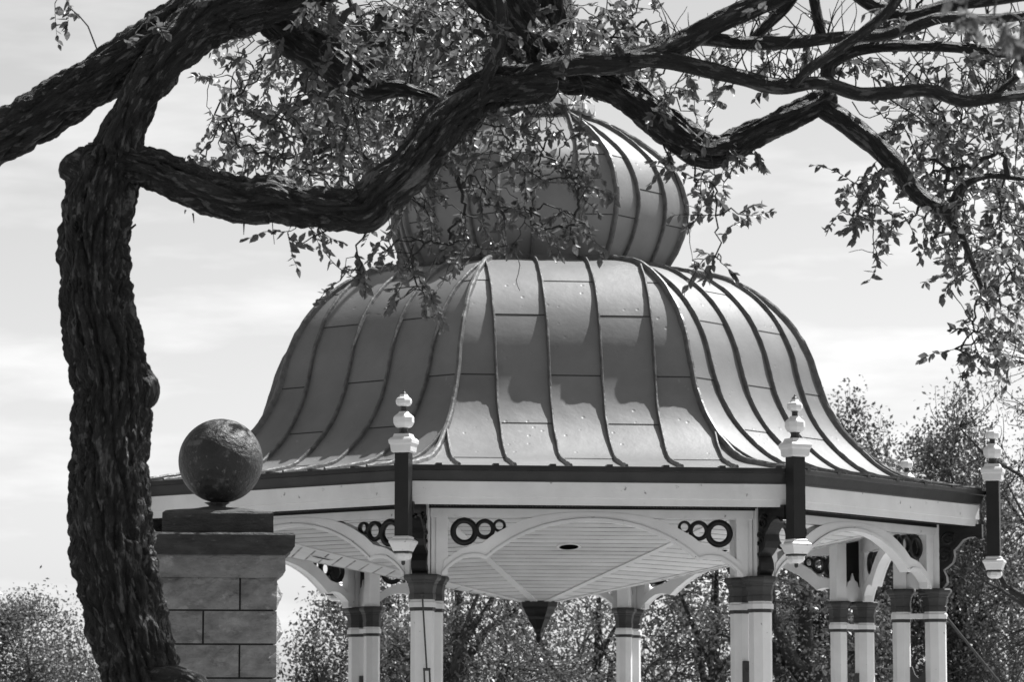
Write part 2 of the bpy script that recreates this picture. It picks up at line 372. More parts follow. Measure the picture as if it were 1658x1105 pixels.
for th in VTH:
    a = RAD(th)
    for (ms, rc) in ((mo, RC_O), (mi, RC_I)):
        p = (rc*math.sin(a), -rc*math.cos(a), 0)
        c = link('column', ms[0], pav, a, p)
        for nm_, me in (('collar_ring', ms[1]), ('collar', ms[2]), ('capital', ms[3])): link(nm_, me, c)
    link('pier_post', pier_o, pav, a); link('pier_post', pier_i, pav, a)
    pp = link('pier_panel', pan, pav, a); link('ogee_plate', ogee, pp)
    link('tie_bar', tie, pav, a); link('iron_crest', crest, pav, a)
    b = link('scroll_bracket', bracket, pav, a); link('scroll', scroll, b)
    s_ = link('corner_post', shaft, pav, a)
    for nm_, me in (('finial_base', finial_base), ('finial_bulb', finial), ('finial_bulb', finial_top), ('finial_neck', finial_necks[0]), ('finial_neck', finial_necks[1]), ('finial_tip', finial_tip), ('post_drop', drop), ('drop_pin', drop_pin)): link(nm_, me, s_)

# sides: arch frames with rings, fascia, gutter, soffit
def sd(px, py): return side(px, py, A_C + 0.05)
L_in = [(712,932),(722,921),(735,911),(748,904),(762,902),(774,902.5),(784,906),(800,893),(825,877),(850,865),(878,855),(905,849),(932,845.5),(957,844.5)]
L_out = [(716,908),(726,901),(738,893),(750,887),(762,883.5),(770,882),(778,880),(796,866),(822,852),(846,842),(870,836),(900,832),(930,830),(957,830)]
lo = [sd(*p) for p in L_in]; hi = [sd(*p) for p in L_out]
s0 = lo[-1][0]
lo = [(p[0]-s0, p[1]) for p in lo]; hi = [(p[0]-s0, p[1]) for p in hi]
lo = lo + [(-p[0], p[1]) for p in lo[-2::-1]]; hi = hi + [(-p[0], p[1]) for p in hi[-2::-1]]
yF, yB = -(A_C+0.055), -(A_C-0.055)
am = MB().band(lo, hi, yF, yB).mesh('arch', M['white'])
fm = MB(); e = 1.60
zrail = hi[len(hi)//2][1] - 0.02
fm.box(-e, e, yF+0.004, yB-0.004, z_bb, z_fb+0.12)
for sx in (-1, 1):
    x0, x1 = sorted((sx*(abs(lo[0][0])+0.055), sx*(abs(lo[0][0])-0.06))); fm.box(x0, x1, yF+0.008, yB-0.008, z_ct-0.002, z_bb+0.002)
    x0, x1 = sorted((sx*(abs(lo[0][0])+0.055), sx*(abs(lo[0][0])+0.10))); fm.box(x0, x1, yF+0.02, yB-0.02, z_ct-0.002, z_bb+0.002)
frame = fm.mesh('arch_frame', M['white'])
# moulding strip along the arch's inner edge
bead = MB().band([(p[0], p[1]-0.004) for p in lo], [(p[0], p[1]+0.03) for p in lo], yF-0.014, yF+0.01).mesh('arch_bead', M['white'])
rings = []
for (px, py, rp_) in ((749.5,861,22.5),(783,857,16.5),(806.5,851.5,10.5)):
    s_, z_ = sd(px, py); rad = rp_/147.2*0.886
    rings.append(((s_-s0), z_, rad))
ring_me = []
for (s_, z_, rad) in rings:
    for sx in (-1, 1): ring_me.append(recalc(MB().torus(sx*s_, -A_C, z_, rad*0.60, rad*1.02, 24, 0.028).mesh('ring', M['dark'], True)))
def sweep(sec):
    n_ = len(sec); vv = [(-a*T8, -a, z) for a, z in sec] + [(a*T8, -a, z) for a, z in sec]
    return MB().add(vv, [tuple(range(n_)), tuple(range(2*n_-1, n_-1, -1))] + [(i, n_+i, n_+(i+1)%n_, (i+1)%n_) for i in range(n_)])
AF = A_E - 0.075
gut = recalc(sweep([(A_E-0.16,z_gb),(A_E-0.07,z_gb),(A_E-0.055,z_gb+0.012),(A_E-0.05,z_gb+0.03),(A_E-0.02,z_gt-0.055),(A_E-0.005,z_gt-0.05),(A_E,z_gt-0.045),(A_E,z_gt-0.004),(A_E-0.012,z_gt),(A_E-0.03,z_gt-0.004),(A_E-0.035,z_gt-0.03),(A_E-0.16,z_gt-0.03)]).mesh('gutter', M['gutter']))
z_ds = side(960, 825.5, A_C+0.06)[1]
strip = MB().box(-1.62, 1.62, yF-0.012, yF+0.02, z_ds, z_fb+0.05).mesh('frieze_strip', M['dark'])
fas = recalc(sweep([(AF-0.05,z_fb),(AF-0.008,z_fb),(AF-0.008,z_fs-0.004),(AF+0.004,z_fs),(AF+0.004,z_gb+0.02),(AF-0.05,z_gb+0.02)]).mesh('fascia_board', M['white']))
sof = recalc(sweep([(A_C-0.02,z_fb+0.022),(AF-0.045,z_fb+0.022),(AF-0.045,z_fb+0.05),(A_C-0.02,z_fb+0.05)]).mesh('soffit', M['dark']))
vm = MB()
for i in range(110):
    x = -1.62 + i*0.0297; vm.box(x, x+0.014, -AF+0.06, -AF+0.10, z_fb-0.012, z_fb+0.024)
vent = vm.mesh('soffit_vent', M['dark'])
clipm = MB().box(-0.028, 0.028, -A_E-0.004, -A_E+0.14, z_gt-0.004, z_gt+0.016).mesh('gutter_clip', M['gutter'])
for ph in SPH:
    a = RAD(ph)
    fr = link('arch_frame', frame, pav, a); link('arch', am, fr); link('arch_bead', bead, fr)
    for rm in ring_me: link('ring', rm, fr)
    link('fascia_board', fas, pav, a); gu = link('gutter', gut, pav, a)
    so_ = link('soffit', sof, pav, a); link('frieze_strip', strip, so_); link('soffit_vent', vent, so_)
    for k_ in range(-3, 4):
        c_ = link('gutter_clip', clipm, gu); c_.location = (k_*0.555+0.1, 0, 0)

# ceiling: boards of an inverted octagonal cone
zc0 = rz(872, 978, 7.5)[1]; zc0 = at(872, 976, D)[2]
zc1 = z_bb + 0.16
a0, a1 = 0.15, A_C - 0.05
ceil = link('ceiling', sweep([(a0,zc0+0.06),(a1,zc1+0.06),(a1,zc1+0.075),(a0,zc0+0.075)]).mesh('ceiling', M['deck']), pav, RAD(SPH[0]))
for k_ in range(1, 8): link('ceiling_deck', ceil.data, ceil, RAD(45*k_))
NB = 26
for j in range(NB):
    f0, f1 = j/NB, (j+1)/NB
    aa0, aa1 = a0+(a1-a0)*f0+0.010, a0+(a1-a0)*f1-0.010
    q0, q1 = zc0+(zc1-zc0)*f0, zc0+(zc1-zc0)*f1
    me = recalc(sweep([(aa0,q0),(aa1,q1),(aa1,q1+0.02),(aa0,q0+0.02)]).mesh('ceiling_board', M['ceil']))
    for k_ in range(8): link('ceiling_board', me, ceil, RAD(45*k_))
for j in range(1, NB):  # strips across the gaps, groove shade and joint dirt in their colour
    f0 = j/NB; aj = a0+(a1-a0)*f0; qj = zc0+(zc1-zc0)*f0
    me = recalc(sweep([(aj-0.008,qj-0.0045),(aj+0.008,qj-0.0015),(aj+0.008,qj+0.01),(aj-0.008,qj+0.01)]).mesh('joint_shade_strip', M['joint']))
    for k_ in range(8): link('joint_shade_strip', me, ceil, RAD(45*k_))
hb = MB()
r0_, r1_ = a0/C8, a1/C8
hb.add([(-0.04,-r0_,zc0-0.008),(0.04,-r0_,zc0-0.008),(0.04,-r1_,zc1-0.008),(-0.04,-r1_,zc1-0.008),(-0.04,-r0_,zc0+0.02),(0.04,-r0_,zc0+0.02),(0.04,-r1_,zc1+0.02),(-0.04,-r1_,zc1+0.02)],
       [(0,3,2,1),(4,5,6,7),(0,1,5,4),(1,2,6,5),(2,3,7,6),(3,0,4,7)])
hbm = recalc(hb.mesh('hip_batten', M['white']))
for k_ in range(8): link('hip_batten', hbm, ceil, RAD(-22.5+45*k_))
# recessed downlights, one per facet
dlr = 0.60*a1; dz = zc0+(zc1-zc0)*((dlr-a0)/(a1-a0))
sl_ = (zc1-zc0)/(a1-a0)
dm = MB(); vv = []
for i in range(24):
    q = 2*PI*i/24; x, y = 0.105*math.cos(q), -dlr+0.105*math.sin(q); vv.append((x, y, dz+(-y-dlr)*sl_-0.006))
dm.add(vv, [tuple(range(23,-1,-1))]); dlm = dm.mesh('downlight', M['glass'])
tm = MB(); vv = []; ff = []
for i in range(24):
    q = 2*PI*i/24
    for rr, dzz in ((0.10,-0.010),(0.125,-0.012),(0.13,0.004)):
        x, y = rr*math.cos(q), -dlr+rr*math.sin(q); vv.append((x,y,dz+(-y-dlr)*sl_+dzz))
for i in range(24):
    for j in range(2): ff.append((3*i+j,3*i+j+1,3*((i+1)%24)+j+1,3*((i+1)%24)+j))
tm.add(vv, ff); dtm = tm.mesh('downlight_trim', M['white'])
for k_ in range(8):
    d_ = link('downlight', dlm, ceil, RAD(45*k_)); 
    link('downlight_trim', dtm, ceil, RAD(45*k_))
zp = lambda y: at(862, y, D)[2]
pend = MB().lathe([(0.0,zp(1043)),(0.018,zp(1041)),(0.034,zp(1036)),(0.024,zp(1031)),(0.03,zp(1027)),(0.045,zp(1024)),(0.05,zp(1020)),(0.085,zp(1012)),(0.12,zp(1004)),(0.125,zp(1000)),(0.15,zp(995)),(0.17,zp(988)),(0.19,zp(984)),(0.20,zp(970))], 8, sq=True).mesh('pendant', M['dark'])
link('pendant', pend, pav, RAD(SPH[0]))

# ------------------------------------------------------------------ roofs
def spline(pts, n_):
    pts = np.array(pts, float); seg = np.r_[0, np.cumsum(np.linalg.norm(np.diff(pts, axis=0), axis=1))]
    t = np.linspace(0, seg[-1], n_); out = []
    m0 = np.gradient(pts, seg, axis=0)
    for x in t:
        i = min(max(np.searchsorted(seg, x)-1, 0), len(pts)-2); h = seg[i+1]-seg[i]; u = (x-seg[i])/h
        out.append((2*u**3-3*u**2+1)*pts[i] + (u**3-2*u**2+u)*h*m0[i] + (-2*u**3+3*u**2)*pts[i+1] + (u**3-u**2)*h*m0[i+1])
    return np.array(out)
LR = [rz(x, y, 75) for x, y in [(1078,440),(1129.5,446),(1177.6,457),(1210,473),(1245,496.5),(1282,535),(1309,583),(1325.5,634),(1340,668),(1368.5,709.5),(1406,744),(1461,776.5)]]
r_end = (AF+0.035)/C8; LR.append(((LR[-1][0]+r_end)/2, LR[-1][1]*0.42+(z_gt-0.02)*0.58)); LR.append((r_end, z_gt-0.02))
UR = [rz(x, y, 75) for x, y in [(940,192),(975,203),(1004,217),(1046,243),(1080,272),(1102,311),(1108,345),(1102,380),(1091,407),(1079,428),(1075,436)]]
print('LR', [(round(a,2),round(b,2)) for a,b in LR]); print('UR', [(round(a,2),round(b,2)) for a,b in UR]); print('gut', z_gt, z_gb, z_fb, z_ct, z_bb, zc0)

def roof(name, prof_r, nsamp, spacing, brks, bottom_trim, noff):
    prof = spline(prof_r, nsamp); A = prof[:,0]*C8; Z = prof[:,1]
    T = np.gradient(np.c_[A, Z], axis=0); T /= np.linalg.norm(T, axis=1)[:,None]
    NA, NZ = -T[:,1], T[:,0]                     # outward normal in the (apothem, height) plane
    if NZ.mean() < 0: NA, NZ = -NA, -NZ
    nrm = np.c_[NA, NZ]
    sgn = np.sign(nrm[len(nrm)//2,0]); nrm = nrm*sgn if sgn else nrm
    deckA, deckZ = A - 0.03*nrm[:,0], Z - 0.03*nrm[:,1]
    mb = MB(); vv = []; ff = []
    for i in range(nsamp): vv += [(-deckA[i]*T8, -deckA[i], deckZ[i]), (deckA[i]*T8, -deckA[i], deckZ[i])]
    for i in range(nsamp-1): ff.append((2*i, 2*i+1, 2*i+3, 2*i+2))
    mb.add(vv, ff); dm_ = mb.mesh(name, M['deck'], True)
    root = link(name, dm_, pav, RAD(SPH[0]))
    for k_ in range(1, 8): link('roof_deck', dm_, root, RAD(45*k_))
    lines = [-100] + [(k_+0.5)*spacing for k_ in range(-4, 4)] + [100]
    # project the facet's centre line to find where the picture shows the cross seams
    o_ = np.array([math.sin(RAD(7.5)), -math.cos(RAD(7.5))])
    ys = np.array([proj((o_[0]*A[i], o_[1]*A[i], Z[i]))[1] for i in range(nsamp)])
    hwid = A*T8
    for c_ in range(len(lines)-1):
        s0_, s1_ = lines[c_], lines[c_+1]
        rows = [0] + [int(np.argmin(abs(ys-b))) for b in brks[c_ % 2]] + [nsamp-1]
        for q in range(len(rows)-1):
            i0, i1 = rows[q], rows[q+1]; idx = list(range(i0, i1+1))
            P = []
            for i in idx:
                l, r_ = max(s0_, -hwid[i]), min(s1_, hwid[i])
                if r_ - l > 0.004: P.append((i, l, r_))
            if len(P) < 2: continue
            vv = []; ff = []; nx = 3
            for (i, l, r_) in P:
                lap = 0.006*((i-i0)/max(1,(i1-i0)))          # each sheet laps over the one below it
                for x in np.linspace(l, r_, nx): vv.append((x, -(A[i]+lap*nrm[i,0]), Z[i]+lap*nrm[i,1]))
            m_ = len(P)
            for j in range(m_-1):
                for x in range(nx-1): ff.append((j*nx+x, j*nx+x+1, (j+1)*nx+x+1, (j+1)*nx+x))
            b_ = len(vv)                                     # turned down lower hem, its own vertices
            i, l, r_ = P[-1]
            for x in np.linspace(l, r_, nx): vv.append((x, -(A[i]+0.006*nrm[i,0]), Z[i]+0.006*nrm[i,1]))
            for x in np.linspace(l, r_, nx): vv.append((x, -(A[i]-0.028*nrm[i,0]), Z[i]-0.028*nrm[i,1]))
            for x in range(nx-1): ff.append((b_+x, b_+x+1, b_+nx+x+1, b_+nx+x))
            me = recalc(MB().add(vv, ff).mesh('roof_panel', M['roof'], True))
            for k_ in range(8): link('roof_panel', me, root, RAD(45*k_))
            if q < len(rows)-2 and m_ > 1:                   # dark lap joint below the sheet
                i, l, r_ = P[-1]; j_ = min(i+1, nsamp-1)
                jm = MB().add([(l,-(A[i]+0.003*nrm[i,0]),Z[i]+0.003*nrm[i,1]),(r_,-(A[i]+0.003*nrm[i,0]),Z[i]+0.003*nrm[i,1]),
                               (r_,-(A[i]+0.012*T_out(A,Z,i)[0]+0.002*nrm[i,0]),Z[i]+0.012*T_out(A,Z,i)[1]+0.002*nrm[i,1]),
                               (l,-(A[i]+0.012*T_out(A,Z,i)[0]+0.002*nrm[i,0]),Z[i]+0.012*T_out(A,Z,i)[1]+0.002*nrm[i,1])], [(0,1,2,3)]).mesh('lap_joint', M['deck'])
                for k_ in range(8): link('lap_joint', jm, root, RAD(45*k_))
    def seam(s_, hip=False):
        mb = MB(); w, h = (0.026, 0.055) if hip else (0.015, 0.046); secs = []
        for i in range(nsamp):
            if not hip and abs(s_) > hwid[i] - 0.0: continue
            j1 = 1 + 0.30*noise.noise((i*0.9, s_*3, 1.7+hip)); j2 = 1 + 0.18*noise.noise((i*0.8, s_*5, 9.1)); dx = 0.007*noise.noise((i*0.35, s_*2+3, 4.0))
            if hip: rr = A[i]/C8; na, nz_ = nrm[i,0], nrm[i,1]; x0 = 0.0
            else: rr = A[i]; na, nz_ = nrm[i,0], nrm[i,1]; x0 = s_
            secs.append([(x0-w*j1+dx, -(rr-0.03*na), Z[i]-0.03*nz_), (x0-w*0.85*j1+dx, -(rr+h*0.7*j2*na), Z[i]+h*0.7*j2*nz_), (x0-w*0.4+dx, -(rr+h*j2*na), Z[i]+h*j2*nz_),
                         (x0+w*0.4+dx, -(rr+h*j2*na), Z[i]+h*j2*nz_), (x0+w*0.85*j1+dx, -(rr+h*0.7*j2*na), Z[i]+h*0.7*j2*nz_), (x0+w*j1+dx, -(rr-0.03*na), Z[i]-0.03*nz_)])
        if len(secs) < 2: return None
        vv = [p for sct in secs for p in sct]; ff = []
        for i in range(len(secs)-1):
            for j in range(6): ff.append((6*i+j, 6*i+(j+1)%6, 6*i+6+(j+1)%6, 6*i+6+j))
        ff += [(5,4,3,2,1,0), tuple(range(len(vv)-6, len(vv)))]
        return recalc(mb.add(vv, ff).mesh('hip_seam' if hip else 'standing_seam', M['seam']))
    for s_ in lines[1:-1]:
        me = seam(s_)
        if me:
            for k_ in range(8): link('standing_seam', me, root, RAD(45*k_))
    me = seam(0, True)
    for k_ in range(8): link('hip_seam', me, root, RAD(-22.5+45*k_))
    return root
def T_out(A, Z, i):
    j = min(i+1, len(A)-1); t = np.array([A[j]-A[j-1], Z[j]-Z[j-1]]); return t/np.linalg.norm(t)
low = roof('lower_roof', LR, 60, 0.545, ([454, 607, 742], [511, 686]), 0, 0)
upp = roof('onion_dome', UR, 44, 0.50, ([296], [250, 345]), 0, 0)
# flashing roll where the onion dome sits on the lower roof
zn = UR[-1][1]; rn = UR[-1][0]*C8
link('neck_flashing', recalc(sweep([(rn-0.06,zn-0.14),(rn+0.05,zn-0.12),(rn+0.055,zn-0.02),(rn+0.02,zn+0.03),(rn-0.03,zn+0.03)]).mesh('neck_flashing', M['seam'])), upp)
for k_ in range(1, 8): link('neck_flashing', bpy.data.meshes['neck_flashing'], upp, RAD(45*k_))
# lantern base with scalloped valance above the dome
zl = UR[0][1]; al = UR[0][0]*C8
zz = lambda y: at(930, y, D)[2]
lant = link('lantern', MB().lathe([(0.60,zz(186)),(0.60,zz(178)),(0.40,zz(176)),(0.40,zz(128)),(0.46,zz(124)),(0.46,zz(112)),(0.34,zz(106)),(0.30,zz(80)),(0.24,zz(40)),(0.12,zz(0)),(0.04,zz(-60)),(0.02,zz(-130))], 8, RAD(SPH[0]-22.5)*1.0+0*PI, sq=True).mesh('lantern', M['white']), pav)
link('cornice', MB().lathe([(0.52,zz(181)),(0.575,zz(176)),(0.585,zz(166)),(0.56,zz(163)),(0.50,zz(160)),(0.38,zz(158))], 8, RAD(SPH[0]-22.5), sq=True).mesh('cornice', M['white']), lant)
av = 0.592; hwv = av*T8; ns = 5; top_, mid_, dp = zz(174), zz(183), 0.055
pl = [(hwv, top_), (-hwv, top_)]
for k_ in range(ns):
    for q in range(7):
        u = (k_ + q/7)/ns; pl.append((-hwv + 2*hwv*u, mid_ - dp*abs(math.sin(PI*q/7))))
pl.append((hwv, mid_))
vmsh = recalc(MB().prism(pl, -av-0.012, -av+0.012).mesh('valance', M['white']))
for ph in SPH: link('valance', vmsh, lant, RAD(ph))

# hanging rod with a turnbuckle in front of the near corner column
def rope(name, pts, r_, mat, label, cat, group=None):
    b = pts[0]; o_ = link(name, MB().tube([tuple(np.array(p)-np.array(b)) for p in pts], r_, 8).mesh(name, mat), None, 0, tuple(b)); return tag(o_, label, cat, group)
dcol = D - RC_O*math.cos(RAD(15)) - 0.16
p0 = at(684, 968, dcol); p1 = at(691, 1085, dcol)
rod = thing('turnbuckle_rod', 'thin iron rod with turnbuckle hanging in front of white column', 'rod', tuple(p1))
off = tuple(p1)
link('rod', MB().tube([p0, p1], 0.009, 8).mesh('rod', M['iron'], off=off), rod)
link('hook', MB().tube([p0+np.array([0,0.09,-0.02]), p0+np.array([0,0.03,0.03]), p0+np.array([0,0,0.02]), p0], [0.004,0.014,0.018,0.010], 8).mesh('hook', M['iron'], off=off), rod)
p2 = at(693, 1135, dcol)
tb = MB(); sx = 0.026
tb.tube([p1+np.array([-sx,0,0]), p2+np.array([-sx,0,0])], 0.009, 6).tube([p1+np.array([sx,0,0]), p2+np.array([sx,0,0])], 0.009, 6)
tb.tube([p1+np.array([-sx-.01,0,0]), p1+np.array([sx+.01,0,0])], 0.014, 6).tube([p2+np.array([-sx-.01,0,0]), p2+np.array([sx+.01,0,0])], 0.014, 6)
link('turnbuckle', tb.mesh('turnbuckle', M['iron'], off=off), rod)
pg = at(700, 1207+1.5/dcol*FPX*1.0, dcol); pg[2] = 0.15
link('rod', MB().tube([p2, pg], 0.009, 8).mesh('rod', M['iron'], off=off), rod)
# guy cables from the collars of the far right columns down to the lawn
for (pa, th, lab) in (((1520, 985), 75, 'dark guy cable running down from the outermost front corner columns'), ((1412, 1022), 120, 'short dark guy cable running down from the rear corner columns')):
    a = RAD(th); rc = RC_O + 0.10
    A0 = np.array([rc*math.sin(a), -rc*math.cos(a), z_ct-0.30 + (0.02 if th == 75 else -0.02)])
    dd = D - rc*math.cos(a)
    q = at(1622, 1108, dd) if th == 75 else at(1443, 1058, dd)
    dirv = q - A0; end = A0 + dirv*(A0[2]/(A0[2]-q[2]))
    rope('guy_cable', [A0, (A0+end)/2 + np.array([0,0,-0.03]), end], 0.015, M['iron'], lab, 'cable')

# ------------------------------------------------------------------ stone gate pillar with ball
DP = 23.0
def pp_(px, py, d=DP): return at(px, py, d)
xc = pp_(341.0, 960)[0]; yf = CAM[1] + DP
halfw = (pp_(447, 960)[0] - pp_(252, 960)[0])/2; yc = yf + halfw
base_p = (xc, yc, 0.0)
pil = thing('gate_pillar', 'square stone gate pillar topped by a dark lichened stone ball', 'pillar', base_p); pil.rotation_euler = (0, 0, RAD(6.5))
zj = [pp_(349, y)[2] for y in (935, 989, 1044, 1099)]
ch = zj[0]-zj[1]
k_ = zj[-1]
while k_ > 0.05: k_ -= ch; zj.append(max(k_, -0.05))
def rel(px): return pp_(px, 1000)[0] - pp_(349.5, 1000)[0]
v1, v2 = rel(386), rel(327)
def stone_block(x0, x1, z0, z1, seed, left, right):
    mb = MB(); g = 0.006; x0 += g; x1 -= g; z0 += g; z1 -= g; h = halfw-0.008
    def face(o, eu, ev, lu, lv, nrm_, bulge):
        nu, nv = max(4, int(lu/0.045)), max(4, int(lv/0.04)); vv = []; ff = []
        for j in range(nv+1):
            for i in range(nu+1):
                u, v = i/nu, j/nv; eu_ = min(u*lu, (1-u)*lu); ev_ = min(v*lv, (1-v)*lv); e_ = min(eu_, ev_)
                p = o + eu*(u*lu) + ev*(v*lv)
                rise = bulge*min(1.0, max(0, e_-0.018)/0.05)
                q = rise*(0.7 + 1.3*noise.noise((p.x*7+seed, p.y*7, p.z*12)) + 0.7*noise.noise((p.x*17+seed, p.y*17, p.z*26)))
                vv.append(p + nrm_*q)
        for j in range(nv):
            for i in range(nu): ff.append((j*(nu+1)+i, j*(nu+1)+i+1, (j+1)*(nu+1)+i+1, (j+1)*(nu+1)+i))
        mb.add(vv, ff)
    X, Y, Zv = Vector((1,0,0)), Vector((0,1,0)), Vector((0,0,1))
    face(Vector((x0,-h,z0)), X, Zv, x1-x0, z1-z0, -Y, 0.042)
    face(Vector((x1,h,z0)), -X, Zv, x1-x0, z1-z0, Y, 0.042)
    face(Vector((x1,-h,z0)), Y, Zv, 2*h, z1-z0, X, 0.036 if right else 0.0)
    face(Vector((x0,h,z0)), -Y, Zv, 2*h, z1-z0, -X, 0.036 if left else 0.0)
    mb.add([(x0,-h,z1),(x1,-h,z1),(x1,h,z1),(x0,h,z1)], [(0,1,2,3)]); mb.add([(x0,-h,z0),(x1,-h,z0),(x1,h,z0),(x0,h,z0)], [(3,2,1,0)])
    return mb.mesh('stone_block', M['stone'], False)
link('mortar_core', MB().box(-halfw+0.03, halfw-0.03, -halfw+0.03, halfw-0.03, -0.1, zj[0]).mesh('mortar_core', M['mortar']), pil)
for i in range(len(zj)-1):
    v = v1 if i % 2 == 0 else v2
    link('stone_block', stone_block(-halfw, v, zj[i+1], zj[i], i*3.1, True, False), pil)
    link('stone_block', stone_block(v, halfw, zj[i+1], zj[i], i*3.1+1.7, False, True), pil)
def zq(y): return pp_(349, y)[2]
def slab(name, prof, mat, smooth=False):      # square lathe, subdivided and roughened so the arrises are worn
    mb = MB(); vv = []; ff = []; n_ = 12; m_ = 4*n_
    P = []
    for i in range(len(prof)-1):
        k2 = max(1, int(math.hypot(prof[i+1][0]-prof[i][0], prof[i+1][1]-prof[i][1])/0.03))
        for q in range(k2): f = q/k2; P.append((prof[i][0]*(1-f)+prof[i+1][0]*f, prof[i][1]*(1-f)+prof[i+1][1]*f))
    P.append(prof[-1])
    for (h, z) in P:
        for s_ in range(4):
            for t in range(n_):
                u = -1 + 2*t/n_; c = {0:(u,-1),1:(1,u),2:(-u,1),3:(-1,-u)}[s_]
                x, y = c[0]*h, c[1]*h; k3 = 0.009
                q = Vector((x*7, y*7, z*9)); vv.append((x+k3*noise.noise(q), y+k3*noise.noise(q+Vector((5,1,2))), z+k3*0.7*noise.noise(q*1.3+Vector((2,8,4)))))
    for j in range(len(P)-1):
        for i in range(m_): ff.append((j*m_+i, j*m_+(i+1)%m_, (j+1)*m_+(i+1)%m_, (j+1)*m_+i))
    ff += [tuple(range(m_-1,-1,-1)), tuple(range((len(P)-1)*m_, len(P)*m_))]
    return link(name, mb.add(vv, ff).mesh(name, mat), pil)
hc = halfw
slab('frieze', [(hc+0.005,zq(936)),(hc+0.035,zq(929)),(hc+0.05,zq(925)),(hc+0.052,zq(902)),(hc+0.045,zq(899))], M['stone'])
slab('capstone', [(hc+0.05,zq(899.5)),(hc+0.09,zq(892)),(hc+0.112,zq(886)),(hc+0.114,zq(868)),(hc+0.10,zq(864.5)),(hc*0.4,zq(859))], M['capstone'])
h2 = (rel(445)-rel(266))/2
slab('upper_block', [(h2-0.004,zq(863.5)),(h2,zq(861)),(h2,zq(831)),(h2-0.02,zq(827)),(0.10,zq(817)),(0.03,zq(815.5))], M['capstone'])
link('ball_foot', MB().lathe([(0.075,zq(821)),(0.062,zq(817)),(0.06,zq(812)),(0.09,zq(808))], 24).mesh('ball_foot', M['ball'], True), pil)
bc = at(357.5, 747, DP+halfw); rb = 68.6/FPX*(DP+halfw)
bm2 = MB(); prof = []
for j in range(33): q = -PI/2 + PI*j/32; prof.append((max(1e-4, rb*math.cos(q)), rb*math.sin(q)))
bm2.lathe(prof, 48)
bm2.v = [(x*(1+0.008*noise.noise((x*5,y*5,z*5))), y*(1+0.008*noise.noise((x*5,y*5,z*5))), z) for x, y, z in bm2.v]
link('stone_ball', bm2.mesh('stone_ball', M['ball'], True), pil, 0, (bc[0]-base_p[0], bc[1]-base_p[1], bc[2]))


# ------------------------------------------------------------------ the foreground tree
DT = 18.0
tree_base = at(238, 1692, DT); tree_base[2] = 0.0
TB = np.array(tree_base)
tree = thing('shade_tree', 'large leaning shade tree with deeply furrowed bark arching over the pavilion', 'tree', tuple(TB))

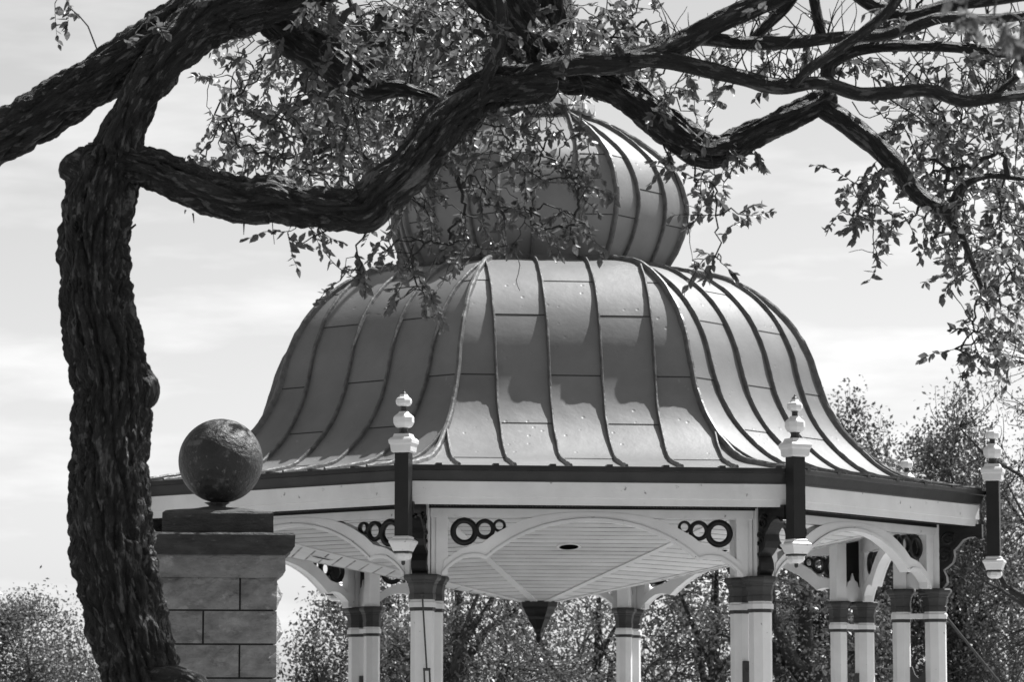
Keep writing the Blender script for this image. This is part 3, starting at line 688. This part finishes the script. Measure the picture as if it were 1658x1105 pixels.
def catmull(pts, step):
    pts = np.array(pts, float); P = np.vstack([2*pts[0]-pts[1], pts, 2*pts[-1]-pts[-2]]); out = []
    for i in range(1, len(P)-2):
        L_ = np.linalg.norm((P[i+1]-P[i])[:3]); n_ = max(2, int(L_/step))
        for t in np.linspace(0, 1, n_, endpoint=False):
            out.append(0.5*((2*P[i]) + (-P[i-1]+P[i+1])*t + (2*P[i-1]-5*P[i]+4*P[i+1]-P[i+2])*t*t + (-P[i-1]+3*P[i]-3*P[i+1]+P[i+2])*t**3))
    out.append(pts[-1]); return np.array(out)
LIMB_PTS = []                                  # world points on limbs, where twigs may start
def limb(name, ctrl, step=0.018, nseg=56, amp=0.012, freq=1.0, seed=0.0, lump=0.012, end_cap=True, parent=None, collect=True):
    """ctrl: (px, py, width in px, distance). A bark covered limb whose furrows are cut into the mesh."""
    C_ = []
    for (px, py, w, d) in ctrl: p = at(px, py, d); C_.append((p[0], p[1], p[2], w/2/FPX*d*(0.93 if name != 'trunk' else 1.0)))
    Q = catmull(C_, step); P = Q[:, :3]; Rr = np.maximum(Q[:, 3], 0.006)
    T = np.gradient(P, axis=0); T /= np.linalg.norm(T, axis=1)[:, None]
    m_ = len(P); a = np.cross(T[0], [0, 1, 0]); a /= np.linalg.norm(a)
    V = np.zeros((m_, nseg, 3)); B = np.zeros((m_, nseg, 3)); ln = 0.0
    for j in range(m_):
        a = a - T[j]*(a @ T[j]); a /= np.linalg.norm(a); b = np.cross(T[j], a)
        if j: ln += np.linalg.norm(P[j]-P[j-1])
        r_ = Rr[j]; k = min(1.0, r_/0.12); k2_ = min(1.0, r_/0.10)
        for i in range(nseg):
            q = 2*PI*i/nseg; cx, cy = math.cos(q), math.sin(q)
            # meandering ridges: noise stretched along the limb
            wob = 0.02*noise.noise((cx*2+seed, cy*2, ln*5))
            u = Vector((cx*r_*17*freq + seed + wob*22, cy*r_*17*freq, ln*2.5*freq))
            n1 = min(1.0, abs(noise.noise(u))*3.4)                     # broad ridges parted by narrow deep furrows
            n2 = min(1.0, abs(noise.noise(u*1.9 + Vector((7, 3, 1))))*3.6)
            n3 = noise.noise((cx*1.3+seed*2, cy*1.3, ln*2.2)); n4 = noise.noise((u.x*2.6+3, u.y*2.6, u.z*7.0)) + 0.6*noise.noise((u.x*5, u.y*5, u.z*13))
            dsp = amp*k2_*(1.3*n1*(0.6+0.4*n2) + 0.42*n4 - 0.9) + lump*k*n3 + 0.010*k2_*noise.noise((cx*2.2+seed*3, cy*2.2, ln*7.5))
            V[j, i] = P[j] + (a*cx + b*cy)*(r_ + dsp); B[j, i] = (cx*r_, cy*r_, ln*0.24 + seed)
    if end_cap:                                  # rounded end
        for j, f in ((m_-1, 0.55), (m_-2, 0.86)): V[j] = P[j] + (V[j]-P[j])*f
    if collect:
        for j in range(0, m_, 6): LIMB_PTS.append(P[j])
    idx = np.arange(m_*nseg).reshape(m_, nseg)
    F = np.stack([idx[:-1], np.roll(idx[:-1], -1, 1), np.roll(idx[1:], -1, 1), idx[1:]], -1).reshape(-1, 4)
    VV = V.reshape(-1, 3); BB = B.reshape(-1, 3)
    VV = np.vstack([VV, P[-1] + T[-1]*Rr[-1]*0.1, P[0]]); BB = np.vstack([BB, BB[-1], BB[0]])
    nv = m_*nseg
    caps = np.array([(idx[-1, i], idx[-1, (i+1) % nseg], nv, nv) for i in range(nseg)] )
    me = bpy.data.meshes.new(name)
    faces = [tuple(map(int, f)) for f in F] + [(int(c[0]), int(c[1]), int(nv)) for c in caps] + [(int(idx[0, (i+1) % nseg]), int(idx[0, i]), nv+1) for i in range(nseg)]
    me.from_pydata((VV - TB).tolist(), [], faces); me.materials.append(M['bark'])
    at_ = me.attributes.new('bark', 'FLOAT_VECTOR', 'POINT'); at_.data.foreach_set('vector', BB.astype(np.float32).ravel())
    me.polygons.foreach_set('use_smooth', [True]*len(me.polygons)); me.update()
    return link(name, me, parent or tree)

# trunk: (px, py, width, distance), from the root flare to the fork
def L(l, r_, y, d=DT): return ((l+r_)/2, y, (r_-l), d)
limb('trunk', [L(150,345,1720), L(175,310,1600), L(178,302,1400), L(176,300,1220), L(168,292,1110), L(156,280,1050), L(141,268,1000), L(131,258,950), L(118,250,900), L(114,245,850), L(115,240,765), L(119,240,690),
               L(120,243,630), L(114,232,585), L(108,222,540), L(100,212,490), L(97,208,440), L(99,207,390), L(104,214,335), L(112,222,300), L(124,228,270), L(145,226,240)],
     step=0.011, nseg=160, amp=0.040, freq=1.0, seed=1.3, lump=0.006, collect=False)
limb('burl', [(205,600,60,DT-0.02),(228,618,52,DT),(240,632,40,DT),(236,660,34,DT)], nseg=40, amp=0.012, seed=4.4)
limb('burl', [(150,290,70,DT),(128,272,66,DT),(112,265,58,DT),(103,258,40,DT)], nseg=48, amp=0.012, seed=6.1, lump=0.05)
limb('burl', [(240,1120,90,DT-0.05),(275,1112,70,DT-0.1),(305,1112,50,DT-0.12),(335,1120,34,DT-0.14)], nseg=48, amp=0.014, seed=9.7, lump=0.05)
# leader rising to the right and the heavy limb crossing it towards the left edge
limb('limb', [(188,262,88,DT),(196,225,74,DT),(212,185,68,DT+.05),(240,135,70,DT+.1),(275,90,76,DT+.1),(312,50,86,DT+.15),(355,20,98,DT+.2),(410,2,98,DT+.22),(470,-14,92,DT+.25),(540,-45,92,DT+.3),(620,-100,90,DT+.4),(700,-190,80,DT+.5)], nseg=110, amp=0.030, seed=2.2)
limb('limb', [(-120,272,84,DT+.3),(-40,240,86,DT+.3),(30,208,88,DT+.3),(100,165,88,DT+.3),(170,120,88,DT+.3),(240,72,86,DT+.3),(300,34,86,DT+.3),(350,4,82,DT+.28),(400,-22,76,DT+.25)], nseg=100, amp=0.030, seed=3.7)
# the low limb sweeping right, turning up and ending in a sawn stub
limb('limb', [(170,262,64,DT),(215,268,66,DT-.05),(255,278,68,DT-.1),(300,296,72,DT-.15),(350,316,74,DT-.2),(405,326,74,DT-.2),(440,322,78,DT-.2),(480,333,70,DT-.2),(530,338,70,DT-.2),(565,340,70,DT-.2),(592,338,76,DT-.2),(612,316,76,DT-.2),(650,285,76,DT-.2),(690,240,76,DT-.15),(725,196,74,DT-.1),(765,160,72,DT-.05),(810,142,70,DT),(860,136,66,DT),(902,132,62,DT)], nseg=110, amp=0.030, seed=5.2, lump=0.014)
limb('burl', [(560,342,60,DT-.2),(584,354,54,DT-.2),(594,366,40,DT-.2)], nseg=36, amp=0.01, seed=5.9)
# limb hanging behind the low limb
limb('limb', [(400,-25,76,DT+.5),(440,25,72,DT+.5),(490,70,70,DT+.5),(535,98,66,DT+.5),(570,128,58,DT+.5),(600,145,40,DT+.5),(640,142,30,DT+.5),(680,150,22,DT+.5),(712,160,12,DT+.5)], nseg=72, amp=0.025, seed=7.7)
# big limb dropping from the crown and swinging right
limb('limb', [(760,-60,92,DT+.3),(805,-5,92,DT+.3),(850,55,92,DT+.3),(900,108,80,DT+.3),(960,128,62,DT+.3),(1020,155,60,DT+.3),(1080,205,60,DT+.3),(1140,243,60,DT+.3),(1180,238,54,DT+.3),(1230,212,50,DT+.3),(1290,185,46,DT+.3),(1335,162,42,DT+.3),(1350,150,34,DT+.3)], nseg=80, amp=0.025, seed=8.3)
limb('limb', [(880,130,34,DT+.1),(905,60,52,DT+.35),(900,0,60,DT+.4),(890,-70,66,DT+.4)], nseg=48, amp=0.012, seed=8.9)
limb('branch', [(1320,165,36,DT+.3),(1365,195,38,DT+.3),(1410,230,38,DT+.3),(1450,268,36,DT+.3),(1478,308,32,DT+.3),(1510,330,30,DT+.3),(1540,335,26,DT+.3),(1560,300,18,DT+.3),(1600,285,12,DT+.3),(1660,290,10,DT+.3)], nseg=40, amp=0.010, seed=9.1)
limb('branch', [(1420,235,26,DT+.3),(1428,222,20,DT+.3),(1434,216,16,DT+.3)], nseg=24, amp=0.008, seed=9.3)
limb('branch', [(1530,330,28,DT+.3),(1542,360,22,DT+.35),(1560,390,14,DT+.4),(1580,440,10,DT+.45),(1600,500,8,DT+.5)], nseg=24, amp=0.006, seed=9.5)
# slim branches fanning right across the top of the picture
limb('branch', [(800,150,30,DT-.05),(860,120,34,DT-.05),(930,104,40,DT-.05),(1000,100,42,DT-.05),(1060,88,40,DT-.05),(1110,66,42,DT-.05),(1160,38,40,DT-.05),(1210,14,40,DT-.05),(1270,-12,38,DT-.05),(1340,-50,36,DT)], nseg=48, amp=0.010, seed=10.1)
limb('branch', [(1020,95,26,DT-.1),(1080,98,30,DT-.1),(1140,112,30,DT-.1),(1200,126,28,DT-.1),(1262,140,28,DT-.1),(1330,134,24,DT-.1),(1390,152,26,DT-.1),(1440,150,24,DT-.1),(1500,146,22,DT-.1),(1560,164,22,DT-.1),(1620,158,20,DT-.1),(1700,150,18,DT-.1)], nseg=40, amp=0.008, seed=10.7)
limb('branch', [(1070,72,24,DT),(1130,62,26,DT),(1210,70,26,DT),(1290,68,24,DT),(1360,60,22,DT),(1430,56,22,DT),(1480,42,22,DT),(1530,28,20,DT),(1600,30,18,DT),(1700,20,16,DT)], nseg=40, amp=0.008, seed=11.3)
limb('branch', [(1210,72,16,DT+.05),(1240,42,18,DT+.05),(1275,8,18,DT+.05),(1300,-30,18,DT+.05)], nseg=28, amp=0.006, seed=11.9)
limb('branch', [(1285,138,16,DT-.15),(1310,112,18,DT-.2),(1350,85,18,DT-.2),(1400,50,18,DT-.2),(1440,15,18,DT-.2),(1470,-30,18,DT-.2)], nseg=28, amp=0.006, seed=12.3)
limb('branch', [(1345,150,24,DT+.2),(1340,120,24,DT+.2),(1350,98,24,DT+.2),(1400,78,24,DT+.2),(1470,74,22,DT+.2),(1540,76,20,DT+.2),(1600,82,20,DT+.2),(1700,92,18,DT+.2)], nseg=36, amp=0.008, seed=12.9)
limb('branch', [(1334,70,16,DT+.1),(1326,40,18,DT+.1),(1318,0,18,DT+.1),(1312,-40,18,DT+.1)], nseg=28, amp=0.006, seed=13.1)
limb('branch', [(1360,-30,28,DT+.1),(1420,10,28,DT+.1),(1470,26,26,DT+.1),(1530,10,24,DT+.1),(1600,0,22,DT+.1),(1700,-14,20,DT+.1)], nseg=36, amp=0.008, seed=13.7)
limb('branch', [(770,190,20,DT-.1),(790,120,24,DT-.1),(808,70,24,DT-.1),(812,20,22,DT-.1),(800,-40,20,DT-.1)], nseg=32, amp=0.006, seed=14.1)
limb('branch', [(1600,160,12,DT),(1650,120,14,DT),(1655,90,14,DT),(1658,40,12,DT)], nseg=24, amp=0.005, seed=14.9)
# limbs of the upper crown, above the picture, that carry the foliage shading the trunk
limb('limb', [(620,-120,80,DT+.4),(700,-260,64,DT+1.2),(820,-420,50,DT+2.2),(980,-560,34,DT+3.2)], step=0.06, nseg=24, amp=0.008, seed=15.2)
limb('limb', [(430,-35,70,DT+.3),(420,-220,60,DT+.8),(460,-420,46,DT+1.5),(560,-640,30,DT+2.4)], step=0.06, nseg=24, amp=0.008, seed=15.8)
limb('limb', [(890,-70,60,DT+.4),(980,-220,50,DT-.6),(1180,-300,36,DT-2.5),(1420,-330,26,DT-5.0),(1600,-200,16,DT-7.4)], step=0.06, nseg=24, amp=0.008, seed=16.3)

# foliage: blobs (px, py, rx, ry, number of leaf sprays, distance, depth spread)
BLOBS = [(640,150,80,70,50,24.4,.8),(560,180,50,60,24,24.0,.8),(600,190,90,80,44,24.3,1.2),(540,230,60,60,20,23.8,1.0),(720,-60,110,80,46,25,1.2),(640,60,100,70,30,24.4,1.2),(560,90,110,80,40,21,2.5),(800,60,110,60,40,20,2.0),(900,70,90,60,30,19.5,1.5),(690,60,80,60,30,21,2.5),(1000,80,70,40,16,19,1),(820,190,110,40,20,19,1),(1570,300,80,120,14,20,1.5),(1600,150,60,60,12,19.6,1),(1630,380,40,100,10,19.5,1),(620,300,50,40,14,19.2,1),(360,200,60,90,26,20.5,2.0),(440,130,80,90,46,20.5,2.5),(430,230,70,50,26,20.0,2.0),(520,200,80,100,52,20.5,2.5),(600,220,80,110,56,20.5,2.5),(520,50,90,50,40,20.5,2.5),(640,70,100,70,62,20.0,2.5),(740,60,90,60,50,19.5,2.0),(690,150,70,60,40,20,2),
  (470,270,40,25,10,19,1.0),(570,290,50,25,12,19.5,1.0),(740,230,90,60,26,18.6,0.8),(840,230,80,60,18,18.6,0.8),(690,300,50,40,10,18.4,0.6),(890,290,70,50,20,18.4,0.6),(800,300,60,40,10,18.4,0.6),(930,270,40,60,10,18.4,0.6),(760,380,40,40,12,18.2,0.5),(850,360,50,30,10,18.3,0.5),(925,355,30,28,8,18.2,.4),
  (660,400,40,40,12,18.2,0.5),(665,460,45,26,10,18.2,0.4),(570,440,26,35,8,18.1,0.3),(490,375,50,16,6,18,0.3),
  (860,40,70,50,22,18.8,1.2),(960,50,70,50,26,18.8,1.2),(1040,40,60,45,20,18.8,1.2),(1050,130,50,40,12,18.6,.8),(1110,160,50,40,10,18.6,.8),(1100,245,22,30,5,18.4,.4),(1140,305,34,34,10,18.4,.4),(1185,350,30,14,5,18.4,.3),(1150,420,30,18,6,18.4,.3),
  (1205,245,30,16,7,18.3,.3),(1140,90,60,40,12,18.8,1.0),(1240,110,50,30,10,18.6,.8),(1280,40,60,40,12,18.8,1),(1400,100,50,18,9,18.6,.5),(1500,100,70,60,16,18.8,1),(1480,30,80,30,14,18.8,1),
  (1420,300,40,40,14,18.3,.4),(1390,345,40,22,12,18.2,.3),(1420,370,14,30,5,18.2,.2),(1480,200,50,50,18,19,1.2),(1540,200,70,70,30,19.5,1.6),(1610,210,70,90,36,19.5,1.6),(1520,270,50,50,26,19.2,1.2),(1600,330,70,80,30,19,1.2),(1480,350,40,14,5,18.3,.3),(1560,400,50,50,22,18.8,.8),(1630,430,50,80,24,19,1),(1600,500,40,50,16,18.8,.6),(1570,565,28,16,8,18.6,.3),(1625,560,40,30,9,18.7,.4),(1620,90,50,50,20,19,1),
  (100,5,24,12,4,18.2,.2),(236,46,22,14,3,17.9,.1),(520,4,40,10,5,18,.4),
  # crown above the picture
  (300,-150,300,110,34,20,3.5),(650,-180,300,120,56,20,3.5),(1000,-160,300,110,80,19.5,3),(1400,-150,260,100,80,19,3),(500,-420,420,170,44,20,4),(1000,-430,380,150,70,20,4)]
NEAR = [(1602,24,46,22,7,10.2,.25)]           # a spray of an outer branch much closer to the viewer
def leaf_proto():
    V = [(0,0,0),(.22,0,-.02),(.5,0,-.035),(.8,0,-.01),(1.0,0,.05),(.16,.20,.05),(.40,.31,.075),(.72,.19,.05),(.16,-.20,.05),(.40,-.31,.075),(.72,-.19,.05)]
    F = [(0,1,5),(1,6,5),(1,2,6),(2,7,6),(2,3,7),(3,4,7),(0,8,1),(1,8,9),(1,9,2),(2,9,10),(2,10,3),(3,10,4)]
    return np.array(V), np.array(F)
LV, LF = leaf_proto()
starts = []; spr = []
for (px, py, rx, ry, n_, d, dd) in BLOBS + NEAR:
    for _ in range(n_):
        while True:
            u, v = rng.uniform(-1, 1, 2)
            if u*u + v*v <= 1: break
        starts.append(at(px+u*rx, py+v*ry, d + rng.uniform(-dd, dd)))
starts = np.array(starts); LP = np.array(LIMB_PTS)
# join every spray to the nearest limb or to a spray already joined
par = np.full(len(starts), -1); conn = np.zeros(len(starts), bool)
wgt = np.array([1, 0.7, 1])
dl = np.linalg.norm((starts[:, None, :] - LP[None])*wgt, axis=2); best = dl.min(1)*1.0; bl = dl.argmin(1); src = np.full(len(starts), -1)
while not conn.all():
    c = np.where(conn, 1e9, best); i = int(c.argmin()); conn[i] = True; par[i] = src[i]
    dn = np.linalg.norm((starts - starts[i])*wgt, axis=1)*1.04 + 0.015; b = (dn < best) & ~conn; best[b] = dn[b]; src[b] = i
cnt = np.ones(len(starts)); 
order = []                                      # accumulate how many sprays each joint carries
depth_ = {}
def dep(i):
    k = 0
    while par[i] >= 0: i = par[i]; k += 1
    return k
dps = np.array([dep(i) for i in range(len(starts))])
for i in np.argsort(-dps):
    if par[i] >= 0: cnt[par[i]] += cnt[i]
tw = MB()
leafM = []                                      # 4x3 placements of leaves
def jig(s_): return rng.normal(0, s_, 3)
for i, p in enumerate(starts):
    q = starts[par[i]] if par[i] >= 0 else LP[bl[i]]
    r1 = 0.0016 + 0.0011*math.sqrt(cnt[i]); r0 = 0.0016 + 0.0011*math.sqrt(cnt[par[i]]) if par[i] >= 0 else r1*1.5
    Ld = np.linalg.norm(p-q)
    if Ld > 1e-4:
        mids = [q*(1-t) + p*t + jig(0.07*Ld)*math.sin(PI*t) + np.array([0, 0, 0.10*Ld*math.sin(PI*t)]) for t in (0, .25, .5, .75, 1)]
        mids[0] = q; mids[-1] = p
        tw.tube(mids, [min(r0, r1*2.2)*(1-t) + r1*t for t in (0, .25, .5, .75, 1)], 4)
    # the leafy spray itself
    nl = int(rng.integers(9, 16)); dv = (p-q)/(Ld+1e-6)*0.5 + jig(0.55) + np.array([0, 0, -0.35]); dv /= np.linalg.norm(dv)
    ll = rng.uniform(0.10, 0.26); pts = [p]
    for k in range(5):
        dv = dv + jig(0.16) + np.array([0, 0, -0.06]); dv /= np.linalg.norm(dv); pts.append(pts[-1] + dv*ll/5)
    tw.tube(pts, [0.0028, 0.0025, 0.0022, 0.0019, 0.0015, 0.001], 4)
    pts = np.array(pts)
    for k in range(nl):
        t = (0.12 + 0.88*k/(nl-1))*5; j = min(int(t), 4); b = pts[j]*(1-(t-j)) + pts[j+1]*(t-j)
        ax = pts[j+1]-pts[j]; ax /= np.linalg.norm(ax)
        x = ax*0.55 + jig(0.55) + np.array([0, 0, -0.22]); x /= np.linalg.norm(x)
        nr = np.array([0, 0, 1.0]) + jig(0.55); y = np.cross(nr, x); y /= np.linalg.norm(y)
        z = np.cross(x, y); S = rng.uniform(0.034, 0.070)
        leafM.append((b, x*S, y*S*rng.uniform(0.8, 1.05), z*S*rng.uniform(0.6, 1.6)))
# bare hanging twigs and dead stubs
def bare(pts_px, d, r_=0.004):
    P = [at(x, y, d) for x, y in pts_px]; Q = catmull([tuple(p)+(0,) for p in P], 0.03)[:, :3]
    Q = Q + rng.normal(0, 0.0014, Q.shape); tw.tube(list(Q), list(np.linspace(r_, 0.0016, len(Q))), 5)
bare([(1060,205),(1085,260),(1110,340),(1118,400),(1122,425)], 18.3, .006); bare([(1412,330),(1414,400),(1412,410),(1395,404),(1375,409)], 18.2); bare([(1412,408),(1425,420),(1436,431)], 18.2, .003)
bare([(830,400),(842,430),(836,455),(842,470)], 18.2, .003); bare([(800,402),(830,398),(846,412)], 18.2, .004); bare([(535,370),(505,385),(470,408)], 17.8, .006)
bare([(394,360),(395,380)], 17.8, .006); bare([(312,345),(314,362)], 17.8, .006); bare([(300,340),(299,347)], 17.8, .006); bare([(210,372),(220,364),(216,368)], 17.85, .008)
bare([(1540,470),(1560,500),(1570,520)], 18.5); bare([(1500,345),(1497,370),(1495,392)], 18.2, .004); bare([(1380,165),(1400,190),(1440,180),(1470,180)], 18.2, .004); bare([(1150,245),(1156,275),(1158,290)], 18.2, .004)
bare([(1440,160),(1500,200),(1560,260),(1600,300)], 18.2, .007); bare([(1560,80),(1590,150),(1620,260)], 18.2, .006); bare([(1655,160),(1650,200),(1640,330)], 18.0, .006)
LQ = np.array([proj(p) + (math.hypot(*(p-CAM)[:2]),) for p in LP]); cand = LQ[(LQ[:, 0] > 1080) & (LQ[:, 0] < 1658) & (LQ[:, 1] > -40) & (LQ[:, 1] < 180)]
for _ in range(150):                              # straggling shoots standing on the upper right branches
    x, y, dq = cand[rng.integers(len(cand))]; dx, dy = rng.normal(0, 35), -rng.uniform(30, 90)
    bare([(x, y), (x+dx*.4+rng.normal(0, 6), y+dy*.5), (x+dx, y+dy)], dq*math.cos(0.05), rng.uniform(.003, .006))
cand = LQ[(LQ[:, 0] > 420) & (LQ[:, 0] < 1000) & (LQ[:, 1] > -20) & (LQ[:, 1] < 330)]
for _ in range(110):
    x, y, dq = cand[rng.integers(len(cand))]; dx, dy = rng.normal(0, 40), rng.uniform(20, 90)
    bare([(x, y), (x+dx*.5+rng.normal(0, 8), y+dy*.5), (x+dx, y+dy)], dq, rng.uniform(.0025, .0055))
t_ = link('twigs', tw.mesh('twigs', M['twig'], False, off=TB), tree); t_['kind'] = 'stuff'
# long furrow stubble on the low limb, then the leaves
Bm = np.array([[m_[0], m_[1], m_[2], m_[3]] for m_ in leafM])      # n x 4 x 3
cen = Bm[:, 0] + Bm[:, 1]*0.5
qv = cen - CAM; wv = qv @ _f; pxs = IW/2 + FPX*(qv @ _r)/wv; pys = IH/2 - FPX*(qv @ _u)/wv
inside = (pxs > 10) & (pxs < IW-10) & (pys > 5) & (pys < IH)
view = qv/np.linalg.norm(qv, axis=1)[:, None]
nrm_ = np.cross(Bm[:, 1], Bm[:, 2]); area = np.abs((nrm_*view).sum(1))/wv**2
ordr = np.argsort(-np.where(inside, area, 0))
pick = set(ordr[:300].tolist())
rest = np.array([i for i in range(len(Bm)) if i not in pick])
W_ = Bm[rest, 0][:, None, :] + np.einsum('vk,nkc->nvc', LV, Bm[rest, 1:4])
FF = (LF[None] + (np.arange(len(rest))*len(LV))[:, None, None]).reshape(-1, 3)
o = link('foliage', np_mesh('foliage', W_.reshape(-1, 3) - TB, FF, M['leaf']), tree); o['kind'] = 'stuff'
from mathutils import Matrix
leaf_me = np_mesh('leaf', LV, LF, M['leaf'])
for i in sorted(pick):
    b, x, y, z = Bm[i]; o = link('leaf', leaf_me, tree)
    o.matrix_basis = Matrix(((x[0], y[0], z[0], b[0]-TB[0]), (x[1], y[1], z[1], b[1]-TB[1]), (x[2], y[2], z[2], b[2]-TB[2]), (0, 0, 0, 1)))
print('leaves', len(Bm), 'sprays', len(starts))

# ------------------------------------------------------------------ trees beyond the pavilion
def far_tree(name, label, px, dist, top_py, half_px, n_spray, leaves, leaf, seed, low=0.25, trunk_px=24, sparse=False, group='trees beyond the pavilion', upright=0.5, limbs=7):
    r2 = np.random.default_rng(seed); base = at(px, 1100, dist); base[2] = 0.0
    H = at(px, top_py, dist)[2]; hw_ = half_px/FPX*dist; rt = trunk_px/2/FPX*dist
    root = thing(name, label, 'tree', tuple(base), group)
    tk = MB(); fork = np.array([0, 0, H*r2.uniform(.28, .36)])
    lean = r2.normal(0, .03*H, 2)
    tk.tube([(0,0,-.1),(lean[0]*.2,lean[1]*.2,fork[2]*.5),(lean[0]*.6,lean[1]*.6,fork[2]),(lean[0],lean[1],H*.6),(lean[0]*1.2,lean[1]*1.2,H*.9)], [rt*1.5, rt*1.1, rt, rt*.5, rt*.1], 10)
    link('trunk', tk.mesh('trunk', M['fartrunk']), root)
    ends = []
    for k in range(limbs):
        a = 2*PI*k/limbs + r2.uniform(-.4, .4); z1 = H*r2.uniform(.45, .85); e = np.array([math.cos(a)*hw_*r2.uniform(.5, .85), math.sin(a)*hw_*r2.uniform(.5, .85), z1])
        s_ = fork + np.array([lean[0]*.6, lean[1]*.6, H*r2.uniform(-.06, .12)]); mid = (s_+e)/2 + r2.normal(0, .06*H, 3)*np.array([1, 1, .4])
        Q = catmull([tuple(s_)+(0,), tuple(mid)+(0,), tuple(e)+(0,)], H*.06)[:, :3]; Q = Q + r2.normal(0, .006*H, Q.shape); Q[0] = s_
        link('limb', MB().tube(list(Q), list(np.linspace(rt*.6, rt*.1, len(Q))), 7).mesh('limb', M['fartrunk']), root)
        ends += list(Q[2:])
    ends += [np.array([lean[0], lean[1], z]) for z in np.linspace(H*.4, H*.85, 6)]
    ends = np.array(ends); tg = MB(); cs = []
    for _ in range(n_spray):
        while True:
            u = r2.uniform(-1, 1, 3)
            if .25 < np.linalg.norm(u) <= 1: break
        prof = 1 - max(0, u[2])*0.35
        e = np.array([u[0]*hw_*prof, u[1]*hw_*prof, H*(low+1)/2 + u[2]*H*(1-low)/2*0.93])
        e *= 1 + 0.10*noise.noise((e[0]*.8+seed, e[1]*.8, e[2]*.8))
        s_ = ends[np.argmin(np.linalg.norm(ends-e, axis=1))]; mid = (s_+e)/2 + r2.normal(0, .05*hw_, 3)
        tip = e + np.array([u[0]*.3, u[1]*.3, upright])*r2.uniform(.25, .9)*(hw_*.22)
        Q = catmull([tuple(s_)+(0,), tuple(mid)+(0,), tuple(e)+(0,), tuple(tip)+(0,)], 0.25)[:, :3]
        tg.tube(list(Q), list(np.linspace(.009 if not sparse else .008, .004, len(Q))), 4)
        n_ = max(3, int(leaves*1.55*r2.uniform(.5, 1.5))); t = r2.beta(2.2, 1.2, n_); 
        ii = (t*(len(Q)-1.001)).astype(int); fr_ = (t*(len(Q)-1.001)-ii)[:, None]
        c = Q[ii]*(1-fr_) + Q[ii+1]*fr_ + r2.normal(0, .16 if not sparse else .09, (n_, 3)); cs.append(c)
    o_ = link('twigs', tg.mesh('twigs', M['fartrunk']), root); o_['kind'] = 'stuff'
    c = np.vstack(cs); n_ = len(c)
    x = r2.normal(0, 1, (n_, 3)) + np.array([0, 0, -.2]); x /= np.linalg.norm(x, axis=1)[:, None]
    nn_ = np.array([0, 0, .8]) + r2.normal(0, .6, (n_, 3)); y = np.cross(nn_, x); y /= np.linalg.norm(y, axis=1)[:, None]+1e-9; z = np.cross(x, y)
    S = (leaf*0.78*r2.uniform(.5, 1.3, n_))[:, None]
    V = np.stack([c, c + x*S*.5 + y*S*.30 + z*S*.08, c + x*S, c + x*S*.5 - y*S*.30 + z*S*.08], 1).reshape(-1, 3)
    F = np.arange(n_*4).reshape(-1, 4)
    o_ = link('crown', np_mesh('crown', V, F, M['farleaf']), root); o_['kind'] = 'stuff'
    return root
far_tree('leafy_tree', 'low bushy tree standing alone beyond the leaning furrowed trunk', 20, 58, 950, 185, 520, 46, .085, 101, low=.1, trunk_px=20, group=None)
far_tree('leafy_tree', 'small leafy tree showing between the gate pillar and the pavilion columns', 610, 56, 915, 165, 400, 34, .10, 102, low=.12, trunk_px=18)
far_tree('leafy_tree', 'leafy tree with a dark trunk beside the near corner column', 765, 52, 820, 230, 380, 20, .10, 103, low=.18, trunk_px=40)
far_tree('leafy_tree', 'leafy tree filling the gap under the hanging ceiling pendant', 960, 60, 830, 230, 380, 20, .11, 104, low=.12, trunk_px=26)
far_tree('leafy_tree', 'leafy tree behind the paired front columns beside the iron crest', 1140, 56, 800, 200, 330, 20, .11, 105, low=.12, trunk_px=26)
far_tree('leafy_tree', 'dark forked tree standing between the front and rear corner columns', 1300, 54, 800, 190, 320, 18, .10, 106, low=.2, trunk_px=52, limbs=8)
far_tree('leafy_tree', 'round topped leafy tree rising behind the roof slope beside the small rear finial', 1385, 66, 640, 130, 600, 46, .12, 107, low=.12, trunk_px=26, upright=1.6)
far_tree('leafy_tree', 'tall dense tree with upright sprays directly behind the outermost corner post', 1545, 60, 620, 150, 560, 42, .11, 108, low=.08, trunk_px=30, upright=1.7)
far_tree('sparse_tree', 'tall half bare tree with thin twigs reaching above the leafy trees', 1665, 50, 450, 190, 520, 7, .075, 109, low=.15, trunk_px=26, sparse=True, upright=.8, limbs=10)
far_tree('leafy_tree', 'low leafy tree under the half bare tree beside the guy cable', 1640, 70, 860, 160, 240, 14, .12, 110, low=.06, trunk_px=20)
